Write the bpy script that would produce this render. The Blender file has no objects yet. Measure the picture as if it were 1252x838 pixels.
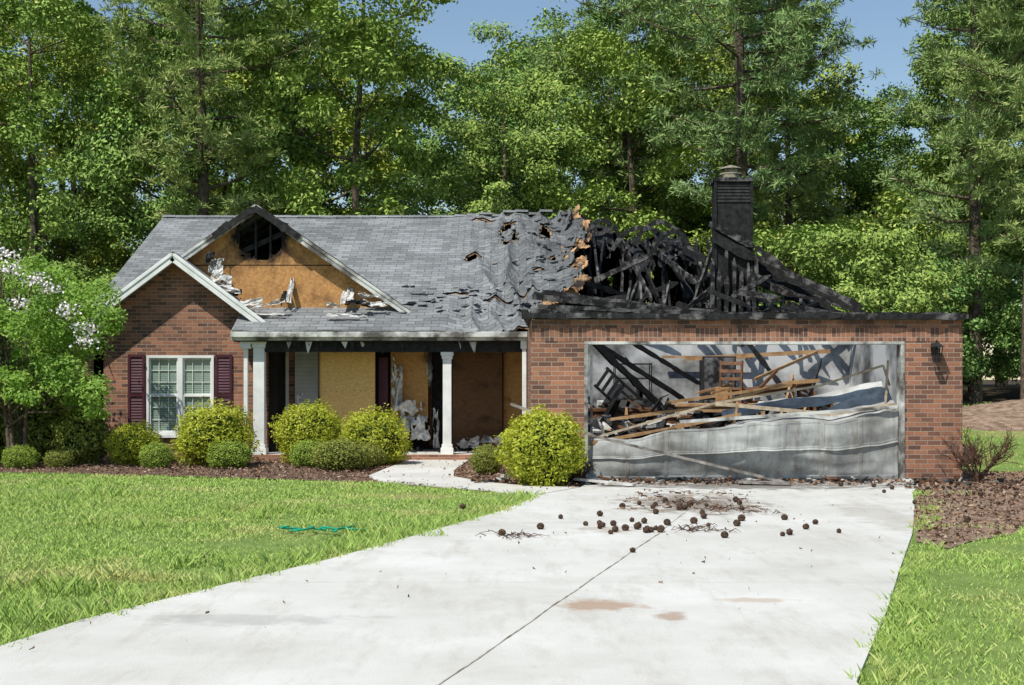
import bpy, math, random
import numpy as np
from mathutils import Vector, noise as mnoise
R = random.Random(7)
rng = np.random.default_rng(11)
scene = bpy.context.scene
COL = scene.collection

# ------------------------------------------------------------------ materials
class NT:
    def __init__(s, name):
        s.m = bpy.data.materials.new(name); s.m.use_nodes = True
        s.t = s.m.node_tree; s.n = s.t.nodes
        s.b = s.n['Principled BSDF']; s.out = s.n['Material Output']
        s.b.inputs['Specular IOR Level'].default_value = 0.25
    def add(s, typ, **kw):
        x = s.n.new(typ)
        for k, v in kw.items(): setattr(x, k, v)
        return x
    def l(s, a, b): s.t.links.new(a, b)
    def coords(s): return s.add('ShaderNodeTexCoord').outputs['Object']
    def noise(s, scale, detail=4, rough=.55, vec=None):
        n = s.add('ShaderNodeTexNoise'); n.inputs['Scale'].default_value = scale
        n.inputs['Detail'].default_value = detail; n.inputs['Roughness'].default_value = rough
        s.l(vec if vec is not None else s.coords(), n.inputs['Vector']); return n.outputs['Fac']
    def ramp(s, fac, a, b, ca=(0, 0, 0, 1), cb=(1, 1, 1, 1)):
        r = s.add('ShaderNodeValToRGB'); e = r.color_ramp.elements
        e[0].position = a; e[1].position = b; e[0].color = c4(ca); e[1].color = c4(cb)
        s.l(fac, r.inputs[0]); return r.outputs[0]
    def mix(s, fac, a, b, mode='MIX'):
        m = s.add('ShaderNodeMix', data_type='RGBA', blend_type=mode)
        for sock, v in ((m.inputs[0], fac), (m.inputs[6], a), (m.inputs[7], b)):
            if isinstance(v, (int, float)): sock.default_value = v
            elif isinstance(v, tuple): sock.default_value = c4(v)
            else: s.l(v, sock)
        return m.outputs[2]
    def math(s, op, a, b=0.0):
        m = s.add('ShaderNodeMath', operation=op)
        for i, v in enumerate((a, b)):
            if isinstance(v, (int, float)): m.inputs[i].default_value = v
            else: s.l(v, m.inputs[i])
        return m.outputs[0]
    def bump(s, h, strength=.3, dist=.02):
        b = s.add('ShaderNodeBump'); b.inputs['Strength'].default_value = strength
        b.inputs['Distance'].default_value = dist
        s.l(h, b.inputs['Height']); s.l(b.outputs[0], s.b.inputs['Normal'])
    def color(s, c): s.l(c, s.b.inputs['Base Color'])
    def diffuse(s, c):
        d = s.add('ShaderNodeBsdfDiffuse'); s.l(c, d.inputs[0]); s.l(d.outputs[0], s.out.inputs[0]); s.n.remove(s.b)
def c4(c): return tuple(c) if len(c) == 4 else (c[0], c[1], c[2], 1)

def simple(name, c1, c2, scale=3, rough=.8, bs=None, bstr=.3, bd=.01, metal=0, lo=.35, hi=.65):
    t = NT(name); f = t.noise(scale, 6, .6)
    t.color(t.ramp(f, lo, hi, c1, c2)); t.b.inputs['Roughness'].default_value = rough
    t.b.inputs['Metallic'].default_value = metal
    if bs: t.bump(t.noise(bs, 5), bstr, bd)
    return t.m

def leafmat(name, c1, c2, c3=None, trans=.35, objvar=True):
    t = NT(name); g = t.add('ShaderNodeNewGeometry')
    r = t.add('ShaderNodeValToRGB'); e = r.color_ramp.elements
    e[0].color = c4(c1); e[1].color = c4(c2)
    if c3:
        x = r.color_ramp.elements.new(.90); x.color = c4(c2); e[-1].color = c4(c3)
    t.l(g.outputs['Random Per Island'], r.inputs[0]); col = r.outputs[0]
    if objvar:
        o = t.add('ShaderNodeObjectInfo')
        col = t.mix(1.0, col, t.ramp(o.outputs['Random'], 0, 1, (.78, .88, .95), (1.35, 1.14, .9)), 'MULTIPLY')
    if trans > .06:
        t.color(col); t.b.inputs['Roughness'].default_value = .5
        tr = t.add('ShaderNodeBsdfTranslucent'); t.l(t.mix(1.0, col, (1.35, 1.35, .6), 'MULTIPLY'), tr.inputs[0])
        ms = t.add('ShaderNodeMixShader'); ms.inputs[0].default_value = trans
        t.l(t.b.outputs[0], ms.inputs[1]); t.l(tr.outputs[0], ms.inputs[2]); t.l(ms.outputs[0], t.out.inputs[0])
    else: t.diffuse(col)
    return t.m

def brickmat(name, axis='x', w=.205, h=.072, soldier=False, soot=None, dark=1.0):
    t = NT(name); sp = t.add('ShaderNodeSeparateXYZ'); t.l(t.coords(), sp.inputs[0])
    cb = t.add('ShaderNodeCombineXYZ')
    t.l(sp.outputs[0 if axis == 'x' else 1], cb.inputs[0]); t.l(sp.outputs[2], cb.inputs[1])
    b = t.add('ShaderNodeTexBrick'); t.l(cb.outputs[0], b.inputs['Vector'])
    for k, v in (('Scale', 1), ('Mortar Size', .0055), ('Mortar Smooth', .2), ('Brick Width', w), ('Row Height', h), ('Bias', -.12)):
        b.inputs[k].default_value = v
    if soldier: b.offset = 0
    b.inputs['Color1'].default_value = (.40*dark, .185*dark, .108*dark, 1); b.inputs['Color2'].default_value = (.09*dark, .055*dark, .047*dark, 1)
    b.inputs['Mortar'].default_value = (.38*dark, .32*dark, .26*dark, 1)
    col = t.mix(1.0, b.outputs['Color'], t.ramp(t.noise(1.3, 5), .3, .7, (.75, .75, .75), (1.15, 1.1, 1.08)), 'MULTIPLY')
    col = t.mix(1.0, col, t.ramp(t.noise(40, 3), .3, .7, (.8, .8, .8), (1.12, 1.12, 1.12)), 'MULTIPLY')
    if soot:
        hgt = t.math('MULTIPLY', t.math('SUBTRACT', sp.outputs[2], soot[0]), 1/(soot[1]-soot[0]))
        hgt = t.math('ADD', hgt, t.math('MULTIPLY', t.math('SUBTRACT', t.noise(1.6, 6, .65), .5), 2.4))
        col = t.mix(t.math('MULTIPLY', t.ramp(hgt, .35, 1.2), .75), col, (.03, .025, .022))
    t.color(col); t.b.inputs['Roughness'].default_value = .85
    t.bump(t.math('SUBTRACT', 1.0, b.outputs['Fac']), .6, .006)
    return t.m

MB = brickmat('brick_front', 'x', soot=(1.95, 2.8)); MBW = brickmat('brick_wing', 'x', dark=.9)
MBS = brickmat('brick_side', 'y'); MSOL = brickmat('brick_soldier', 'x', w=.073, h=.205, soldier=True, soot=(1.95, 2.9))
M_char = simple('charred_wood', (.005, .005, .005), (.028, .027, .027), 9, .6, 30, .8, .01)
M_charL = simple('charred_wood_ash', (.010, .009, .009), (.22, .215, .21), 5, .75, 30, .9, .012, lo=.46, hi=.74)
M_tar = simple('burned_tar_paper', (.004, .004, .005), (.028, .028, .03), 4, .5, 18, .9, .03)
M_white = simple('white_trim', (.60, .62, .59), (.78, .79, .76), 3, .5, 20, .1, .003, lo=.3, hi=.6)
M_soil_white = simple('sooty_white', (.10, .09, .08), (.62, .62, .58), 2.2, .6, 20, .2, .004, lo=.40, hi=.60)
M_siding = simple('torn_siding', (.30, .28, .25), (.74, .74, .71), 5, .5)
def osb(name, c1, c2, charamt=0.5):
    t = NT(name); f = t.add('ShaderNodeTexVoronoi'); f.inputs['Scale'].default_value = 22
    mp = t.add('ShaderNodeMapping'); mp.inputs['Scale'].default_value = (1, 1, 2.2); t.l(t.coords(), mp.inputs[0]); t.l(mp.outputs[0], f.inputs['Vector'])
    bw = t.add('ShaderNodeRGBToBW'); t.l(f.outputs['Color'], bw.inputs[0])
    col = t.mix(bw.outputs[0], c1, c2)
    n = t.noise(1.8, 6, .65)
    col = t.mix(t.math('MULTIPLY', t.ramp(n, .62-charamt*.3, .75-charamt*.2), .85), col, (.03, .018, .01))
    t.color(col); t.b.inputs['Roughness'].default_value = .75
    return t.m
M_osb_new = osb('osb_fresh', (.62, .36, .11), (.80, .54, .22), -.3)
M_osb_old = osb('osb_weathered', (.38, .19, .06), (.56, .32, .12), .3)
M_osb_dark = osb('osb_dark', (.10, .05, .025), (.17, .09, .04), .4)
M_burg = simple('burgundy_shutter', (.055, .014, .024), (.085, .024, .04), 4, .5)
M_wood = simple('tan_wood', (.26, .14, .06), (.46, .29, .15), 5, .6, 30, .2)
M_woodb = simple('brown_wood', (.08, .035, .016), (.20, .10, .05), 5, .5, 30, .2)
M_metal = simple('scorched_rail', (.30, .22, .14), (.55, .47, .36), 7, .5)
def deckm():
    t = NT('scorched_decking'); col = t.ramp(t.noise(3.5, 6, .65), .40, .6, (.03, .02, .015), (.50, .30, .15))
    t.color(col); t.b.inputs['Roughness'].default_value = .8; return t.m
M_deck = deckm()
M_dark = simple('interior_dark', (.010, .009, .008), (.03, .026, .022), 2, .9)
M_drywall = simple('sooty_drywall', (.08, .08, .078), (.56, .56, .55), .9, .85, 12, .2, lo=.36, hi=.58)
M_black = simple('black_metal', (.012, .012, .012), (.03, .03, .03), 5, .4)
M_cone = simple('pine_cone_mat', (.03, .018, .012), (.10, .06, .035), 30, .8)
M_bark = simple('bark', (.05, .038, .028), (.16, .125, .09), 7, .9, 14, .8, .03)
M_twig = simple('dead_twig', (.05, .028, .018), (.13, .07, .045), 7, .9)
M_hose = simple('green_hose', (.01, .24, .13), (.02, .34, .2), 7, .4)

def shingle():
    t = NT('asphalt_shingles'); b = t.add('ShaderNodeTexBrick')
    mp = t.add('ShaderNodeMapping'); t.l(t.coords(), mp.inputs[0]); t.l(mp.outputs[0], b.inputs['Vector'])
    for k, v in (('Scale', 1), ('Mortar Size', .008), ('Mortar Smooth', .6), ('Brick Width', .32), ('Row Height', .15), ('Bias', 0)):
        b.inputs[k].default_value = v
    b.inputs['Color1'].default_value = (.18, .188, .19, 1); b.inputs['Color2'].default_value = (.29, .30, .302, 1)
    b.inputs['Mortar'].default_value = (.075, .077, .08, 1)
    col = t.mix(1.0, b.outputs['Color'], t.ramp(t.noise(.9, 6, .6), .3, .7, (.66, .66, .66), (1.12, 1.12, 1.12)), 'MULTIPLY')
    col = t.mix(1.0, col, t.ramp(t.noise(60, 3), .25, .75, (.75, .75, .75), (1.25, 1.25, 1.25)), 'MULTIPLY')
    sp = t.add('ShaderNodeSeparateXYZ'); t.l(t.coords(), sp.inputs[0])
    sx = t.math('ADD', sp.outputs[0], t.math('MULTIPLY', t.math('SUBTRACT', t.noise(2.2, 6, .7), .5), 4.5))
    col = t.mix(t.math('MULTIPLY', t.ramp(t.math('MULTIPLY', t.math('ADD', sx, 2.4), .2), .3, 1.0), .75), col, (.03, .03, .032))
    t.color(col); t.b.inputs['Roughness'].default_value = .9
    t.bump(t.math('SUBTRACT', 1.0, b.outputs['Fac']), .5, .01)
    return t.m
M_sh = shingle()

def glassmat():
    t = NT('window_glass'); w = t.add('ShaderNodeTexWave'); w.wave_type = 'BANDS'; w.bands_direction = 'Z'
    w.inputs['Scale'].default_value = 8; t.l(t.coords(), w.inputs['Vector'])
    t.color(t.ramp(w.outputs['Fac'], .1, .6, (.13, .19, .15), (.28, .36, .30)))
    t.b.inputs['Roughness'].default_value = .12; t.b.inputs['Specular IOR Level'].default_value = .6
    return t.m
M_glass = glassmat()

def blob(t, cx, cy, rx, ry, amp=.5, sc=5):
    sp = t.add('ShaderNodeSeparateXYZ'); t.l(t.coords(), sp.inputs[0])
    dx = t.math('MULTIPLY', t.math('SUBTRACT', sp.outputs[0], cx), 1/rx)
    dy = t.math('MULTIPLY', t.math('SUBTRACT', sp.outputs[1], cy), 1/ry)
    d = t.math('SQRT', t.math('ADD', t.math('MULTIPLY', dx, dx), t.math('MULTIPLY', dy, dy)))
    d = t.math('ADD', d, t.math('MULTIPLY', t.math('SUBTRACT', t.noise(sc, 5, .7), .5), 3))
    return t.math('MULTIPLY', t.ramp(d, .45, 1.1, (1, 1, 1), (0, 0, 0)), amp)

def concrete():
    t = NT('concrete'); col = t.ramp(t.noise(.55, 7, .65), .3, .7, (.51, .495, .445), (.69, .68, .64))
    col = t.mix(1.0, col, t.ramp(t.noise(90, 3), .2, .8, (.82, .82, .82), (1.12, 1.12, 1.12)), 'MULTIPLY')
    mp = t.add('ShaderNodeMapping'); mp.inputs['Scale'].default_value = (2.2, .5, 1); mp.inputs['Rotation'].default_value = (0, 0, .3)
    t.l(t.coords(), mp.inputs[0])
    col = t.mix(t.math('MULTIPLY', t.ramp(t.noise(1.4, 9, .75, mp.outputs[0]), .50, .72), .5), col, (.36, .325, .265))
    for cx, cy, rx, ry, a, c in ((.6, 9.9, .35, .3, .7, (.34, .20, .11)), (1.05, 9.4, .12, .25, .65, (.30, .18, .10)), (1.7, 10.1, .3, .12, .5, (.38, .26, .16)),
            (2.3, 18.0, 1.0, 1.8, .75, (.14, .10, .065)), (-1.8, 9.3, .9, .25, .45, (.30, .30, .28)), (3.6, 21.0, 2.8, .9, .85, (.14, .12, .10)), (4.3, 16.5, .5, 2.5, .35, (.3, .26, .2)), (1.0, 14.9, .4, .5, .45, (.30, .21, .13))):
        col = t.mix(blob(t, cx, cy, rx, ry, a, 3), col, c)
    t.color(col); t.b.inputs['Roughness'].default_value = .85; t.bump(t.noise(120, 4), .25, .003)
    return t.m
M_conc = concrete()

def doormat():
    t = NT('garage_door_panel'); col = t.ramp(t.noise(1.0, 6, .6), .32, .60, (.13, .13, .125), (.50, .51, .49))
    mp = t.add('ShaderNodeMapping'); mp.inputs['Scale'].default_value = (3.0, 3, .6); t.l(t.coords(), mp.inputs[0])
    col = t.mix(t.math('MULTIPLY', t.ramp(t.noise(1.5, 7, .7, mp.outputs[0]), .48, .70), .7), col, (.15, .12, .09))
    t.color(col); t.b.inputs['Roughness'].default_value = .6; t.bump(t.noise(3, 5), .5, .04)
    return t.m
M_door = doormat()

def groundmat():
    t = NT('ground_grass'); col = t.ramp(t.noise(2.5, 6, .65), .3, .7, (.12, .18, .04), (.20, .28, .07))
    col = t.mix(t.ramp(t.noise(.35, 3), .56, .70), col, (.30, .27, .11))
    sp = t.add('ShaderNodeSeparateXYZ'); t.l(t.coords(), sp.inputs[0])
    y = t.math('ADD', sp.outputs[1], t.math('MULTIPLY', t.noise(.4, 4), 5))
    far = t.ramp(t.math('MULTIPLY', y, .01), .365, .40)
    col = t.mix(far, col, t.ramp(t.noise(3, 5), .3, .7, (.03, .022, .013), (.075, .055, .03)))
    t.color(col); t.b.inputs['Roughness'].default_value = .95; t.bump(t.noise(25, 5), .6, .03)
    return t.m
M_ground = groundmat()
M_mulch = simple('mulch', (.08, .048, .032), (.24, .16, .115), 14, .95, 45, .9, .03)
M_straw = simple('pine_straw_soil', (.16, .10, .065), (.40, .29, .21), 5, .95, 45, .9, .03)

# ------------------------------------------------------------------ mesh helpers
def obj(name, me, parent=None):
    o = bpy.data.objects.new(name, me); COL.objects.link(o)
    if parent: o.parent = parent
    return o
def mesh(name, V, F, mats, parent=None, mi=None, smooth=False):
    me = bpy.data.meshes.new(name)
    me.from_pydata(V.tolist() if hasattr(V, 'tolist') else V, [], F.tolist() if hasattr(F, 'tolist') else F)
    for m in (mats if isinstance(mats, (list, tuple)) else [mats]): me.materials.append(m)
    if mi is not None: me.polygons.foreach_set('material_index', np.asarray(mi, dtype=np.int32))
    if smooth: me.polygons.foreach_set('use_smooth', np.ones(len(me.polygons), dtype=bool))
    me.update(); return obj(name, me, parent)
def empty(name, loc=(0, 0, 0)):
    e = bpy.data.objects.new(name, None); e.location = loc; COL.objects.link(e); return e

class Geo:
    def __init__(s): s.V = []; s.F = []; s.M = []
    def add(s, V, F, m=0):
        o = len(s.V); s.V += [tuple(v) for v in V]; s.F += [tuple(i+o for i in f) for f in F]; s.M += [m]*len(F)
    def box(s, x0, x1, y0, y1, z0, z1, m=0):
        s.add([(x0, y0, z0), (x1, y0, z0), (x1, y1, z0), (x0, y1, z0), (x0, y0, z1), (x1, y0, z1), (x1, y1, z1), (x0, y1, z1)],
              [(0, 3, 2, 1), (4, 5, 6, 7), (0, 1, 5, 4), (1, 2, 6, 5), (2, 3, 7, 6), (3, 0, 4, 7)], m)
    def beam(s, p, q, w=.05, h=.12, m=0, up=(0, 0, 1), taper=1.0):
        p = Vector(p); q = Vector(q); d = (q-p).normalized(); u = Vector(up)
        if abs(d.dot(u)) > .95: u = Vector((0, 1, 0))
        a = d.cross(u).normalized()*w/2; b = a.cross(d).normalized()*h/2
        V = []
        for c, k in ((p, 1), (q, taper)):
            for sa, sb in ((-1, -1), (1, -1), (1, 1), (-1, 1)): V.append(c+a*sa*k+b*sb*k)
        s.add(V, [(0, 1, 2, 3), (7, 6, 5, 4), (0, 4, 5, 1), (1, 5, 6, 2), (2, 6, 7, 3), (3, 7, 4, 0)], m)
    def burnt(s, p, q, w=.05, h=.12, m=0, seed=0, tip=True):
        p = Vector(p); q = Vector(q); d = (q-p).normalized(); u = Vector((0, 0, 1))
        if abs(d.dot(u)) > .95: u = Vector((0, 1, 0))
        a = d.cross(u).normalized()*w/2; b = a.cross(d).normalized()*h/2; n = max(3, int((q-p).length/.16)); V = []; F = []
        for i in range(n+1):
            t = i/n; c = p.lerp(q, t)+b*.25*N(t*n*.3, seed); ka = 1+.35*N(t*n*.7, seed+3); kb = 1+.75*N(t*n*.55, seed+8)
            if i == n and tip: ka *= .35; kb *= .3
            for sa, sb in ((-1, -1), (1, -1), (1, 1), (-1, 1)): V.append(c+a*sa*ka+b*sb*kb)
        for i in range(n):
            for k in range(4): F.append((i*4+k, i*4+(k+1) % 4, (i+1)*4+(k+1) % 4, (i+1)*4+k))
        F += [(0, 3, 2, 1), (n*4, n*4+1, n*4+2, n*4+3)]; s.add(V, F, m)
    def tube(s, pts, rads, n=7, m=0):
        pts = [Vector(p) for p in pts]; V = []; F = []
        for i, p in enumerate(pts):
            d = (pts[min(i+1, len(pts)-1)]-pts[max(i-1, 0)]).normalized()
            u = Vector((1, 0, 0)) if abs(d.x) < .8 else Vector((0, 1, 0))
            a = d.cross(u).normalized(); b = d.cross(a)
            for k in range(n):
                t = 2*math.pi*k/n; V.append(p+(a*math.cos(t)+b*math.sin(t))*rads[i])
        for i in range(len(pts)-1):
            for k in range(n):
                F.append((i*n+k, i*n+(k+1) % n, (i+1)*n+(k+1) % n, (i+1)*n+k))
        s.add(V, F, m)
    def sheet(s, f, nu, nv, m=0, keep=None):
        V = [f(i/nu, j/nv) for j in range(nv+1) for i in range(nu+1)]
        F = []
        for j in range(nv):
            for i in range(nu):
                if keep and not keep((i+.5)/nu, (j+.5)/nv): continue
                a = j*(nu+1)+i; F.append((a, a+1, a+nu+2, a+nu+1))
        s.add(V, F, m)
    def build(s, name, mats, parent=None, smooth=False, bevel=0):
        o = mesh(name, s.V, s.F, mats, parent, s.M, smooth)
        if bevel:
            b = o.modifiers.new('b', 'BEVEL'); b.width = bevel; b.segments = 2; b.limit_method = 'ANGLE'
        return o
def N(x, y=0, z=0): return mnoise.noise(Vector((x, y, z)))
def fN(x, y=0, z=0): return N(x, y, z)+.5*N(2*x, 2*y, 2*z)+.25*N(4*x, 4*y, 4*z)
def interp(x, t):
    if x <= t[0][0]: return t[0][1]
    for (a, b), (c, d) in zip(t, t[1:]):
        if x <= c: return b+(d-b)*(x-a)/(c-a)
    return t[-1][1]
def sstep(a, b, x):
    t = max(0, min(1, (x-a)/(b-a))); return t*t*(3-2*t)

# ------------------------------------------------------------------ ground
def gh(x, y):
    return .075*min(max(0, y-25), 18)*sstep(7.2, 9.5, x)
xs = [-600, -300, -150, -80, -50]+list(np.arange(-34, 34.1, .8))+[50, 80, 150, 300, 600]
ys = [-300, -100, -40, -15]+list(np.arange(-6, 60.1, .8))+[75, 100, 160, 300, 700]
V = [(x, y, gh(x, y) + (-.012+.02*N(x*.4, y*.4) if y < 24 and not (-3.6 < x < 7) else 0)) for y in ys for x in xs]
nx = len(xs); F = [(j*nx+i, j*nx+i+1, (j+1)*nx+i+1, (j+1)*nx+i) for j in range(len(ys)-1) for i in range(nx-1)]
mesh('ground', V, F, M_ground, smooth=True)

def poly(name, pts, z, mat, skirt=0.0, parent=None):
    n = len(pts); V = [(x, y, z) for x, y in pts]; F = [tuple(range(n))]
    if skirt:
        V += [(x, y, z-skirt) for x, y in pts]; F += [(i, n+i, n+(i+1) % n, (i+1) % n) for i in range(n)]
    return mesh(name, V, F, mat, parent)
drive = [(1.1, -6), (1.3, 3), (1.8, 7.4), (2.2, 8.6), (2.57, 9.7), (3.2, 11.7), (4.1, 14.5), (4.95, 17.4), (5.6, 19.8), (6.05, 21.0), (6.25, 22.0), (1.2, 22.0), (1.0, 20.7),
         (.38, 19.4), (.1, 18.0), (-.16, 16.9), (-.67, 15.3), (-1.22, 13.6), (-1.62, 12.4), (-2.1, 11.2), (-2.5, 10.15), (-2.83, 9.3), (-3.05, 8.3), (-3.2, 7), (-3.4, 3), (-3.6, -6)]
walk = [(.375, 19.41), (-.3, 20.1), (-1.2, 21.0), (-2.1, 22.0), (-2.35, 23.2), (-2.2, 25.5), (-2.0, 27.7), (-.85, 27.7), (-1.0, 24.6), (-.95, 23.0), (-.4, 21.7), (.3, 20.9), (.99, 20.7)]
mulchL = [(-20, 24.6), (-8.7, 24.1), (-5.8, 23.4), (-2.2, 21.9), (-.3, 20.0), (.9, 20.4), (1.18, 21.95), (.3, 22.0), (.3, 28.9), (-20, 28.9)]
mulchR = [(6.2, 21.9), (5.9, 20.6), (4.6, 16.2), (3.97, 13.9), (4.1, 13.3), (4.5, 13.9), (5.2, 14.6), (5.7, 15.7), (6.6, 16.0), (7.5, 17.0), (9, 17.4), (13, 18.6), (14, 23.6), (7.6, 24.3), (7.05, 22.05)]
poly('driveway', drive, .022, M_conc, .06)
poly('front_walkway', walk, .026, M_conc, .06)
poly('mulch_bed', mulchL, .010, M_mulch); poly('pine_straw_bed', mulchR, .010, M_straw)
g = Geo()
def joint(p, q, w=.012, n=24):
    for i in range(n):
        def P(t): return (p[0]+(q[0]-p[0])*t+.014*N(t*9, p[0]), p[1]+(q[1]-p[1])*t+.014*N(t*9, 5+p[0]))
        a = P(i/n); b = P((i+1)/n); d = Vector((b[0]-a[0], b[1]-a[1])).normalized(); w2 = w*(1+.8*N(i*.7, p[0])); nn = (-d.y*w2/2, d.x*w2/2)
        g.add([(a[0]+nn[0], a[1]+nn[1], .027), (a[0]-nn[0], a[1]-nn[1], .027), (b[0]-nn[0], b[1]-nn[1], .027), (b[0]+nn[0], b[1]+nn[1], .027)], [(0, 1, 2, 3)])
joint((-.85, 5.5), (1.45, 14.3), .009, 90); joint((1.45, 14.3), (3.3, 21.9), .008, 50)
joint((-2.2, 11.0), (3.0, 11.0), .004); joint((-.55, 15.6), (4.4, 15.6), .005)
g.build('driveway_joints', simple('joint_dirt', (.20, .17, .09), (.55, .52, .45), 5, .9, lo=.4, hi=.6))

def inpoly(X, Y, P):
    c = np.zeros(len(X), bool); n = len(P)
    for i in range(n):
        x1, y1 = P[i]; x2, y2 = P[(i+1) % n]
        m = ((y1 > Y) != (y2 > Y))
        c ^= m & (X < (x2-x1)*(Y-y1)/(y2-y1+1e-12)+x1)
    return c

def blades(X, Y, H, W, lean=.5, z0=None):
    n = len(X); a = rng.uniform(0, 2*np.pi, n); b = rng.uniform(0, 2*np.pi, n)
    Z = np.zeros(n) if z0 is None else z0
    V = np.zeros((n, 4, 3)); dx = np.cos(a)*W/2; dy = np.sin(a)*W/2
    L = lean*H*rng.uniform(.2, 1.2, n); lx = np.cos(b)*L; ly = np.sin(b)*L
    V[:, 0] = np.c_[X-dx, Y-dy, Z]; V[:, 1] = np.c_[X+dx, Y+dy, Z]
    V[:, 2] = np.c_[X+dx*.7+lx*.4, Y+dy*.7+ly*.4, Z+H*.6]; V[:, 3] = np.c_[X+lx, Y+ly, Z+H]
    i = np.arange(n)[:, None]*4
    return V.reshape(-1, 3), np.r_[np.hstack([i, i+1, i+2, i+3])]
def grassmat():
    t = NT('grass_blades'); g = t.add('ShaderNodeNewGeometry'); r = t.add('ShaderNodeValToRGB'); e = r.color_ramp.elements
    e[0].color = (.24, .36, .075, 1); e[1].color = (.58, .54, .24, 1); x = e.new(.88); x.color = (.44, .58, .16, 1)
    t.l(g.outputs['Random Per Island'], r.inputs[0])
    dry = t.math('MAXIMUM', t.ramp(t.noise(.55, 4, .6), .52, .66), blob(t, -3.6, 11.4, 1.5, .55, 1.0, 1.5))
    dry = t.math('MAXIMUM', dry, blob(t, 3.6, 10.4, .5, .4, .9, 1.5))
    col = t.mix(t.math('MULTIPLY', dry, .65), r.outputs[0], (.62, .56, .24))
    t.diffuse(col); return t.m
M_grass = grassmat()
def cand(n, x0, x1, y0, y1, bias=1.6):
    X = rng.uniform(x0, x1, n); Y = y0+(y1-y0)*rng.uniform(0, 1, n)**bias
    ok = ~(inpoly(X, Y, drive) | inpoly(X, Y, walk) | inpoly(X, Y, mulchL) | inpoly(X, Y, mulchR)); return X[ok], Y[ok]
XL, YL = cand(330000, -12, .6, 7.0, 24.6)
k = XL > -.42*YL-1.2; XL, YL = XL[k], YL[k]
XR, YR = cand(110000, 1.5, 9, 6.5, 21); k = XR < .42*YR+1; XR, YR = XR[k], YR[k]
XF, YF = cand(24000, 7.6, 15, 23.8, 38, 1.0)
XW = rng.uniform(4, 9, 12000); YW = rng.uniform(13.2, 20, 12000); k = inpoly(XW, YW, mulchR) & (np.array([N(x*1.2, y*1.2, 8) for x, y in zip(XW, YW)]) > .02+.06*(YW-14)); XW, YW = XW[k], YW[k]
X = np.r_[XL, XR, XF, XW]; Y = np.r_[YL, YR, YF, YW]
pat = np.array([N(x*.7, y*.7, 3)+.5*N(x*2.5, y*2.5, 6) for x, y in zip(X, Y)])
k = rng.uniform(0, 1, len(X)) < np.clip(1.05+pat*1.1, .35, 1); X, Y, pat = X[k], Y[k], pat[k]
Z = np.array([gh(x, y) if y > 24 else 0 for x, y in zip(X, Y)])
V, F = blades(X, Y, rng.uniform(.018, .048, len(X))*np.clip(1+.8*pat, .5, 1.6), .004+.0004*Y, 1.1, Z-.006)
TX = []; TY = []; TH = []
def tuft(cx, cy, r, n, h):
    rr = r*np.sqrt(rng.uniform(0, 1, n)); t = rng.uniform(0, 6.28, n)
    TX.extend(cx+rr*np.cos(t)*1.6); TY.extend(cy+rr*np.sin(t)); TH.extend(rng.uniform(.4, 1, n)*h)
edge = drive[13:24]
for (x1, y1), (x2, y2) in zip(edge, edge[1:]):
    for s in np.arange(0, 1, .045):
        if R.random() < .7: tuft(x1+(x2-x1)*s-R.uniform(.02, .35), y1+(y2-y1)*s, .12, 36, R.uniform(.04, .14))
for c in ((-3.9, 9.9), (-3.3, 10.5), (-2.9, 11.2), (-2.4, 12), (-3.8, 10.8), (-3.2, 16.3), (-2.6, 16.8), (-3.5, 17.2), (-5.8, 19.4), (-6.2, 18.6), (-1.5, 14.4), (-1.2, 14.9), (-4.2, 15.3)):
    for q in range(7): tuft(c[0]+R.gauss(0, .3), c[1]+R.gauss(0, .16), .1, 45, R.uniform(.08, .17))
for s in range(60):
    e = drive[2:9]; i = R.randrange(6); q = R.random()
    tuft(e[i][0]+(e[i+1][0]-e[i][0])*q+R.uniform(.06, .3), e[i][1]+(e[i+1][1]-e[i][1])*q, .08, 40, R.uniform(.04, .12))
TX = np.array(TX); TY = np.array(TY); TH = np.array(TH)
V2, F2 = blades(TX, TY, TH, .008, .9)
mesh('grass', np.r_[V, V2], np.r_[F, F2+len(V)], M_grass)

def litter(n, polygon, x0, x1, y0, y1, L=.05, W=.012, z=.02, excl=()):
    X = rng.uniform(x0, x1, n); Y = rng.uniform(y0, y1, n); k = inpoly(X, Y, polygon)
    for e in excl: k &= ~inpoly(X, Y, e)
    X, Y = X[k], Y[k]; n = len(X)
    a = rng.uniform(0, 6.28, n); l = rng.uniform(.4, 1.2, n)*L/2; w = rng.uniform(.5, 1.3, n)*W/2; Z = rng.uniform(z, z+.03, n); t = rng.uniform(-.02, .02, (n, 4))
    c, s = np.cos(a), np.sin(a)
    V = np.stack([np.c_[X+c*l*p-s*w*q, Y+s*l*p+c*w*q, Z+t[:, i]] for i, (p, q) in enumerate(((-1, -1), (1, -1), (1, 1), (-1, 1)))], 1).reshape(-1, 3)
    i = np.arange(n)[:, None]*4; return V, np.hstack([i, i+1, i+2, i+3])
def joinq(parts):
    V = []; F = []; o = 0
    for v, f in parts: V.append(v); F.append(f+o); o += len(v)
    return np.vstack(V), np.vstack(F)
M_chip = leafmat('mulch_chips', (.08, .045, .03), (.34, .22, .15), (.52, .42, .32), 0, False)
V, F = joinq([litter(24000, mulchL, -12, 1.2, 20, 28.8, excl=(walk, drive)), litter(18000, mulchR, 3.9, 12, 13, 24.5, excl=(drive,))])
mesh('mulch_chips', V, F, M_chip)
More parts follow.
